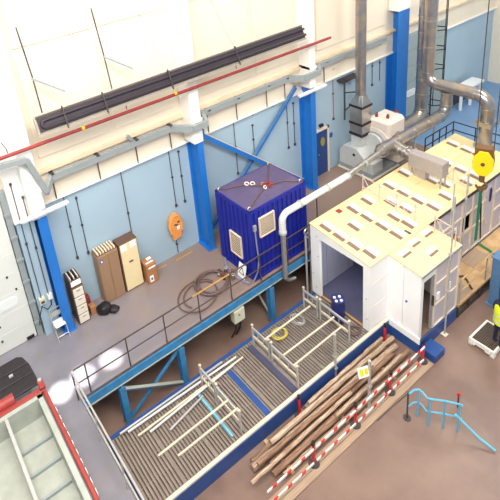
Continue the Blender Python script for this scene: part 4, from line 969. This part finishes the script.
# faces -Y locally; standing, head bowed, arms hanging a little forward
J = [((0, 0, .95), (.15, .11)), ((0, 0, 1.12), (.145, .105)), ((0, -.01, 1.3), (.17, .115)), ((0, 0, 1.42), (.12, .09)), ((0, -.02, 1.5), .055),
     ((.1, 0, .88), .09), ((.11, -.02, .48), .062), ((.11, .02, .09), .045), ((.12, -.1, .04), (.042, .035)),
     ((-.1, 0, .88), .09), ((-.12, -.05, .48), .062), ((-.12, -.01, .09), .045), ((-.13, -.13, .04), (.042, .035)),
     ((.2, 0, 1.38), .06), ((.26, .0, 1.12), .046), ((.24, -.14, .92), .036),
     ((-.2, 0, 1.38), .06), ((-.27, -.01, 1.12), .046), ((-.24, -.16, .93), .036)]
Eg = [(0, 1), (1, 2), (2, 3), (3, 4), (0, 5), (5, 6), (6, 7), (7, 8), (0, 9), (9, 10), (10, 11), (11, 12), (3, 13), (13, 14), (14, 15), (3, 16), (16, 17), (17, 18)]
skin_body('body', J, Eg, 0, 'navy', pr)
# hands: palm and five fingers each
for s, wr in ((1, Vector((.24, -.14, .92))), (-1, Vector((-.24, -.16, .93)))):
    hj = [(wr + Vector((0, .0, .01)), .026), (wr + Vector((0, -.02, -.05)), (.036, .018)), (wr + Vector((0, -.03, -.09)), (.038, .016))]; he = [(0, 1), (1, 2)]
    for k, L in enumerate((.055, .068, .072, .06)):
        b0 = len(hj); off = (k - 1.5) * .019
        base = wr + Vector((off * .3, -.03 + off, -.1)); hj += [(base, .0095), (base + Vector((-s * .008, -.004, -L * .55)), .009), (base + Vector((-s * .026, -.006, -L)), .0075)]
        he += [(2, b0), (b0, b0 + 1), (b0 + 1, b0 + 2)]
    b0 = len(hj); hj += [(wr + Vector((-s * .015, -.055, -.06)), .011), (wr + Vector((-s * .03, -.07, -.095)), .009)]; he += [(1, b0), (b0, b0 + 1)]
    skin_body('hand', [(tuple(a), b) for a, b in hj], he, 0, 'shoe', pr, 1)
# head with face and hair
def local(mb, name, m, smooth=True):
    me = bpy.data.meshes.new(name); me.from_pydata([tuple(v) for v in mb.v], [], mb.f); me.materials.append(M[m])
    for p in me.polygons: p.use_smooth = smooth
    o = bpy.data.objects.new(name, me); COL.objects.link(o); o.parent = pr; return o
def ell(c, s, k=12, fn=None):
    b = bmesh.new(); bmesh.ops.create_uvsphere(b, u_segments=18, v_segments=k, radius=1); mb = MB(); b.verts.index_update()
    for v in b.verts:
        p = Vector(v.co)
        if fn: p = fn(p)
        mb.v.append(Vector((c[0] + p.x * s[0], c[1] + p.y * s[1], c[2] + p.z * s[2])))
    mb.f = [tuple(v.index for v in f.verts) for f in b.faces]; b.free(); return mb
def face(p):
    if p.z < 0: p.x *= 1 + .28 * p.z; p.y *= 1 + .12 * p.z
    if p.y < -.85 and -.25 < p.z < .2: p.y *= 1.13
    return p
hd = local(ell((0, -.04, 1.62), (.076, .098, .118), 14, face), 'head', 'shoe')
def hairf(p):
    if p.y < -.35 and p.z < .35: p *= .86
    return p
for mb, nm, mm in ((ell((0, -.022, 1.65), (.083, .1, .105), 12, hairf), 'hair', 'hair'), (ell((.079, -.03, 1.61), (.012, .022, .03), 6), 'ear', 'shoe'), (ell((-.079, -.03, 1.61), (.012, .022, .03), 6), 'ear', 'shoe'),
                   (ell((0, -.145, 1.605), (.012, .018, .02), 6), 'nose', 'shoe'), (ell((.03, -.128, 1.63), (.012, .008, .007), 6), 'eye', 'black'), (ell((-.03, -.128, 1.63), (.012, .008, .007), 6), 'eye', 'black'), (ell((0, -.128, 1.565), (.024, .008, .006), 6), 'mouth', 'red_pipe')):
    o = local(mb, nm, mm); o.parent = hd
# vest following the torso
def ring(z, rx, ry, y0=0., n=20): return [Vector((rx * math.cos(2 * PI * k / n), y0 + ry * math.sin(2 * PI * k / n), z)) for k in range(n)]
def loft(rs):
    mb = MB(); n = len(rs[0]); vs = [v for r_ in rs for v in r_]
    mb._add(vs, [(i * n + k, i * n + (k + 1) % n, (i + 1) * n + (k + 1) % n, (i + 1) * n + k) for i in range(len(rs) - 1) for k in range(n)]); return mb
vst = local(loft([ring(.86, .19, .155), ring(1.0, .185, .15), ring(1.15, .18, .145), ring(1.3, .205, .15, -.01), ring(1.4, .17, .125), ring(1.46, .09, .085, -.01)]), 'vest', 'hiviz')
for z, rx, ry in ((.95, .192, .158), (1.14, .19, .155)):
    o = local(loft([ring(z, rx, ry), ring(z + .05, rx, ry)]), 'reflective_band', 'reflect'); o.parent = vst
for s in (1, -1):
    o = local(MB().tube([(s * .11, -.07, 1.4), (s * .12, -.15, 1.25), (s * .1, -.165, 1.17)], .022, 6), 'reflective_strap', 'reflect'); o.parent = vst
    local(MB().tube([(s * .17, 0, 1.42), (s * .245, 0, 1.25), (s * .272, -.01, 1.12)], .07, 10, radii=[.075, .068, .058]), 'sleeve', 'navy')

# ================================================================== PALE BLUE HANDRAIL AT THE BOTTOM
hr = thing('stair_handrail', 'pale blue tubular handrail with curved ends at the bottom right', 'handrail', (9.4, 4.8, ZP))
path = [at_z(*p, ZP + .95) for p in ((409, 394), (414, 390), (419, 389.5), (423, 392.5), (427, 398), (430, 399), (445, 401), (460, 404.5), (463, 406))]
MB().tube(path, .025, 8).build('top_rail', 'cyan', hr, True)
MB().tube([Vector((p.x, p.y, p.z - .45)) for p in path], .02, 8).build('mid_rail', 'cyan', hr, True)
for i in (2, 5, 6, 7): MB().cyl((path[i].x, path[i].y, ZP), (path[i].x, path[i].y, path[i].z), .025, n=8).build('post', 'cyan', hr)
m = MB().tube([path[6] + Vector((.05, -.25, -.25)), path[7] + Vector((.1, -.45, -.75)), path[7] + Vector((.2, -.8, -.9))], .03, 8); m.build('sloping_rail', 'sky_blue', hr, True)
t = thing('marker_post', 'short dark post with a red top beside the pale blue handrail', 'post', (10.2, 4.6, ZP)); p = at_z(457.5, 407, ZP)
MB().cyl((p.x, p.y, ZP), (p.x, p.y, ZP + .42), .02, n=8).build('stem', 'dark_steel', t); MB().cyl((p.x, p.y, ZP + .42), (p.x, p.y, ZP + .52), .035, n=10).build('red_top', 'red_bright', t)
t = thing('rope_post', 'dark post with sagging rope left of the pale blue handrail', 'post', (9.0, 5.2, ZP)); p = at_z(407, 418, ZP)
MB().cyl((p.x, p.y, ZP), (p.x, p.y, ZP + .95), .022, n=8).build('stem', 'dark_steel', t); MB().cyl((p.x, p.y, ZP), (p.x, p.y, ZP + .02), .1, n=12).build('foot', 'dark_steel', t)
p2 = at_z(400, 400, ZP + .5); MB().tube([Vector((p.x, p.y, ZP + .9)), Vector((p.x - .4, p.y + .1, ZP + .72)), Vector((p.x - 1.1, p.y + .1, ZP + .75))], .012, 6).build('rope', 'dark_steel', t)
MB().tube([Vector((p.x, p.y, ZP + .92)), path[0]], .012, 6).build('rope', 'dark_steel', t)

# ================================================================== RED SKIP TRAILER AT BOTTOM LEFT
sk = thing('skip_trailer', 'red tipping trailer with grey open body and black ribbed tailboard', 'trailer', (.3, 9.6, 0))
def q3(px, py, z): return at_z(px, py, z)
bt = .95                                     # body top height
xr = 1.24
# black ribbed board
p0, p1, p2, p3 = Vector((1.2, 11.5, .78)), Vector((1.2, 10.25, .9)), Vector((-1.4, 10.25, .9)), Vector((-1.4, 11.5, .78))
u_ = Vector((1, 0, 0)); v_ = (p0 - p1).normalized(); n_ = u_.cross(v_)
if n_.z < 0: n_ = -n_
L_ = (p0 - p1).length
prof = [(-2.6, 0), (0, 0), (-.02, L_ * .62), (-.1, L_ * .92), (-.22, L_), (-2.6, L_)]
MB().prism(prof, p1, u_, v_, n_ * .06).build('tailboard', 'black_sheet', sk, bevel=.015)
for k in (.34, .66): MB().obox(p1 + v_ * (L_ * k) + n_ * .07 - u_ * 1.3, (u_, v_, n_), (1.25, .012, .012)).build('rib', 'dark_steel', sk)
MB().obox(p1 + v_ * (L_ * .55) + n_ * .075 - u_ * .52, (u_, v_, n_), (.05, .04, .015)).build('latch', 'alu', sk)
for x in (1.0, -1.2): MB().bar((x, 11.2, .02), (x, 11.2, .78), .06, .06).build('prop', 'black_sheet', sk)
# padded red roll, red rim
MB().cyl((-1.4, 10.22, .98), (.55, 10.22, .98), .13, n=14).build('rolled_cover', 'red', sk, True)
B(-1.4, 1.26, 9.98, 10.12, .82, .95).build('end_rim', 'red', sk, bevel=.015)
B(1.18, 1.27, 7.0, 9.98, .82, .93).build('side_rim', 'red', sk, bevel=.015)
B(1.14, 1.28, 10.0, 10.26, .93, 1.04).build('corner_lug', 'red', sk, bevel=.01)
MB().cyl((1.21, 10.2, 1.04), (1.21, 10.2, 1.1), .05, n=10).build('pin', 'alu', sk)
for k in range(12): B(1.282, 1.292, 9.75 - k * .24, 9.88 - k * .24, .84, .92).build('white_mark', 'paper', sk)
B(-1.4, 1.16, 7.0, 9.98, .3, .36).build('bed', 'liner', sk); B(1.02, 1.14, 7.0, 9.96, .36, .93).build('side_liner', 'liner', sk); B(-1.4, 1.14, 9.86, 9.97, .36, .93).build('end_liner', 'liner', sk)
for x in (.2, -.75): B(x, x + .07, 7.0, 9.9, .36, .92).build('divider', 'alu', sk)
for k in range(3): B(.3, 1.0, 9.2 - k * .6, 9.26 - k * .6, .36, .44).build('floor_rib', 'trunk', sk)
for y in (9.4, 7.8): MB().cyl((.95, y, .16), (1.2, y, .16), .16, n=18).build('wheel', 'black', sk, True)
B(-1.4, 1.1, 7.0, 9.95, .22, .3).build('chassis', 'red', sk)

# ================================================================== FAR END
lc = thing('caged_ladder', 'black caged ladder on the wall beside the grey sectional door', 'ladder', (21.5, 12.2, 0))
for x in (21.0, 21.5): MB().cyl((x, 12.55, .0), (x, 12.55, 6.5), .03, n=6).build('stile', 'black', lc)
for k in range(20): MB().cyl((21.0, 12.55, .3 + k * .3), (21.5, 12.55, .3 + k * .3), .015, n=6).build('rung', 'black', lc)
for k in range(5): MB().tube([(21.0, 12.55, 1.0 + k * .9), (20.9, 12.1, 1.0 + k * .9), (21.25, 11.85, 1.0 + k * .9), (21.6, 12.1, 1.0 + k * .9), (21.5, 12.55, 1.0 + k * .9)], .025, 6).build('hoop', 'black', lc)
for x, y in ((20.9, 12.1), (21.25, 11.85), (21.6, 12.1)): MB().cyl((x, y, 1.0), (x, y, 6.0), .02, n=6).build('cage_bar', 'black', lc)
wb = thing('white_bench', 'white workbench at the far end of the blue floor', 'bench', (24.0, 12.2, 0))
B(23.0, 25.0, 11.9, 12.5, .95, 1.05).build('top', 'bwhite', wb)
for x in (23.1, 23.95, 24.8): B(x, x + .1, 11.95, 12.05, 0, .95).build('leg', 'bwhite', wb)
B(23.1, 24.9, 12.4, 12.45, .1, .9).build('back_panel', 'dark_steel', wb)
fc = thing('end_column', 'light blue steel column at the far right end', 'column', (23.3, 9.9, 0))
MB().box(23.1, 23.5, 9.7, 9.74, 0.02, 10).box(23.1, 23.5, 10.02, 10.06, .02, 10).box(23.28, 23.32, 9.74, 10.02, .02, 10).build('shaft', 'sky_blue', fc); B(23.0, 23.6, 9.6, 10.16, 0, .02).build('base_plate', 'sky_blue', fc)
struct(B(27.25, 27.3, 8, 12, 1.0, 6).build('window_1', 'glass'), 'bright window in the far end wall', 'window')

spot(61, 392, 3.6, 26000); spot(83, 376, 3.9, 26000); spot(111, 359, 3.7, 22000)
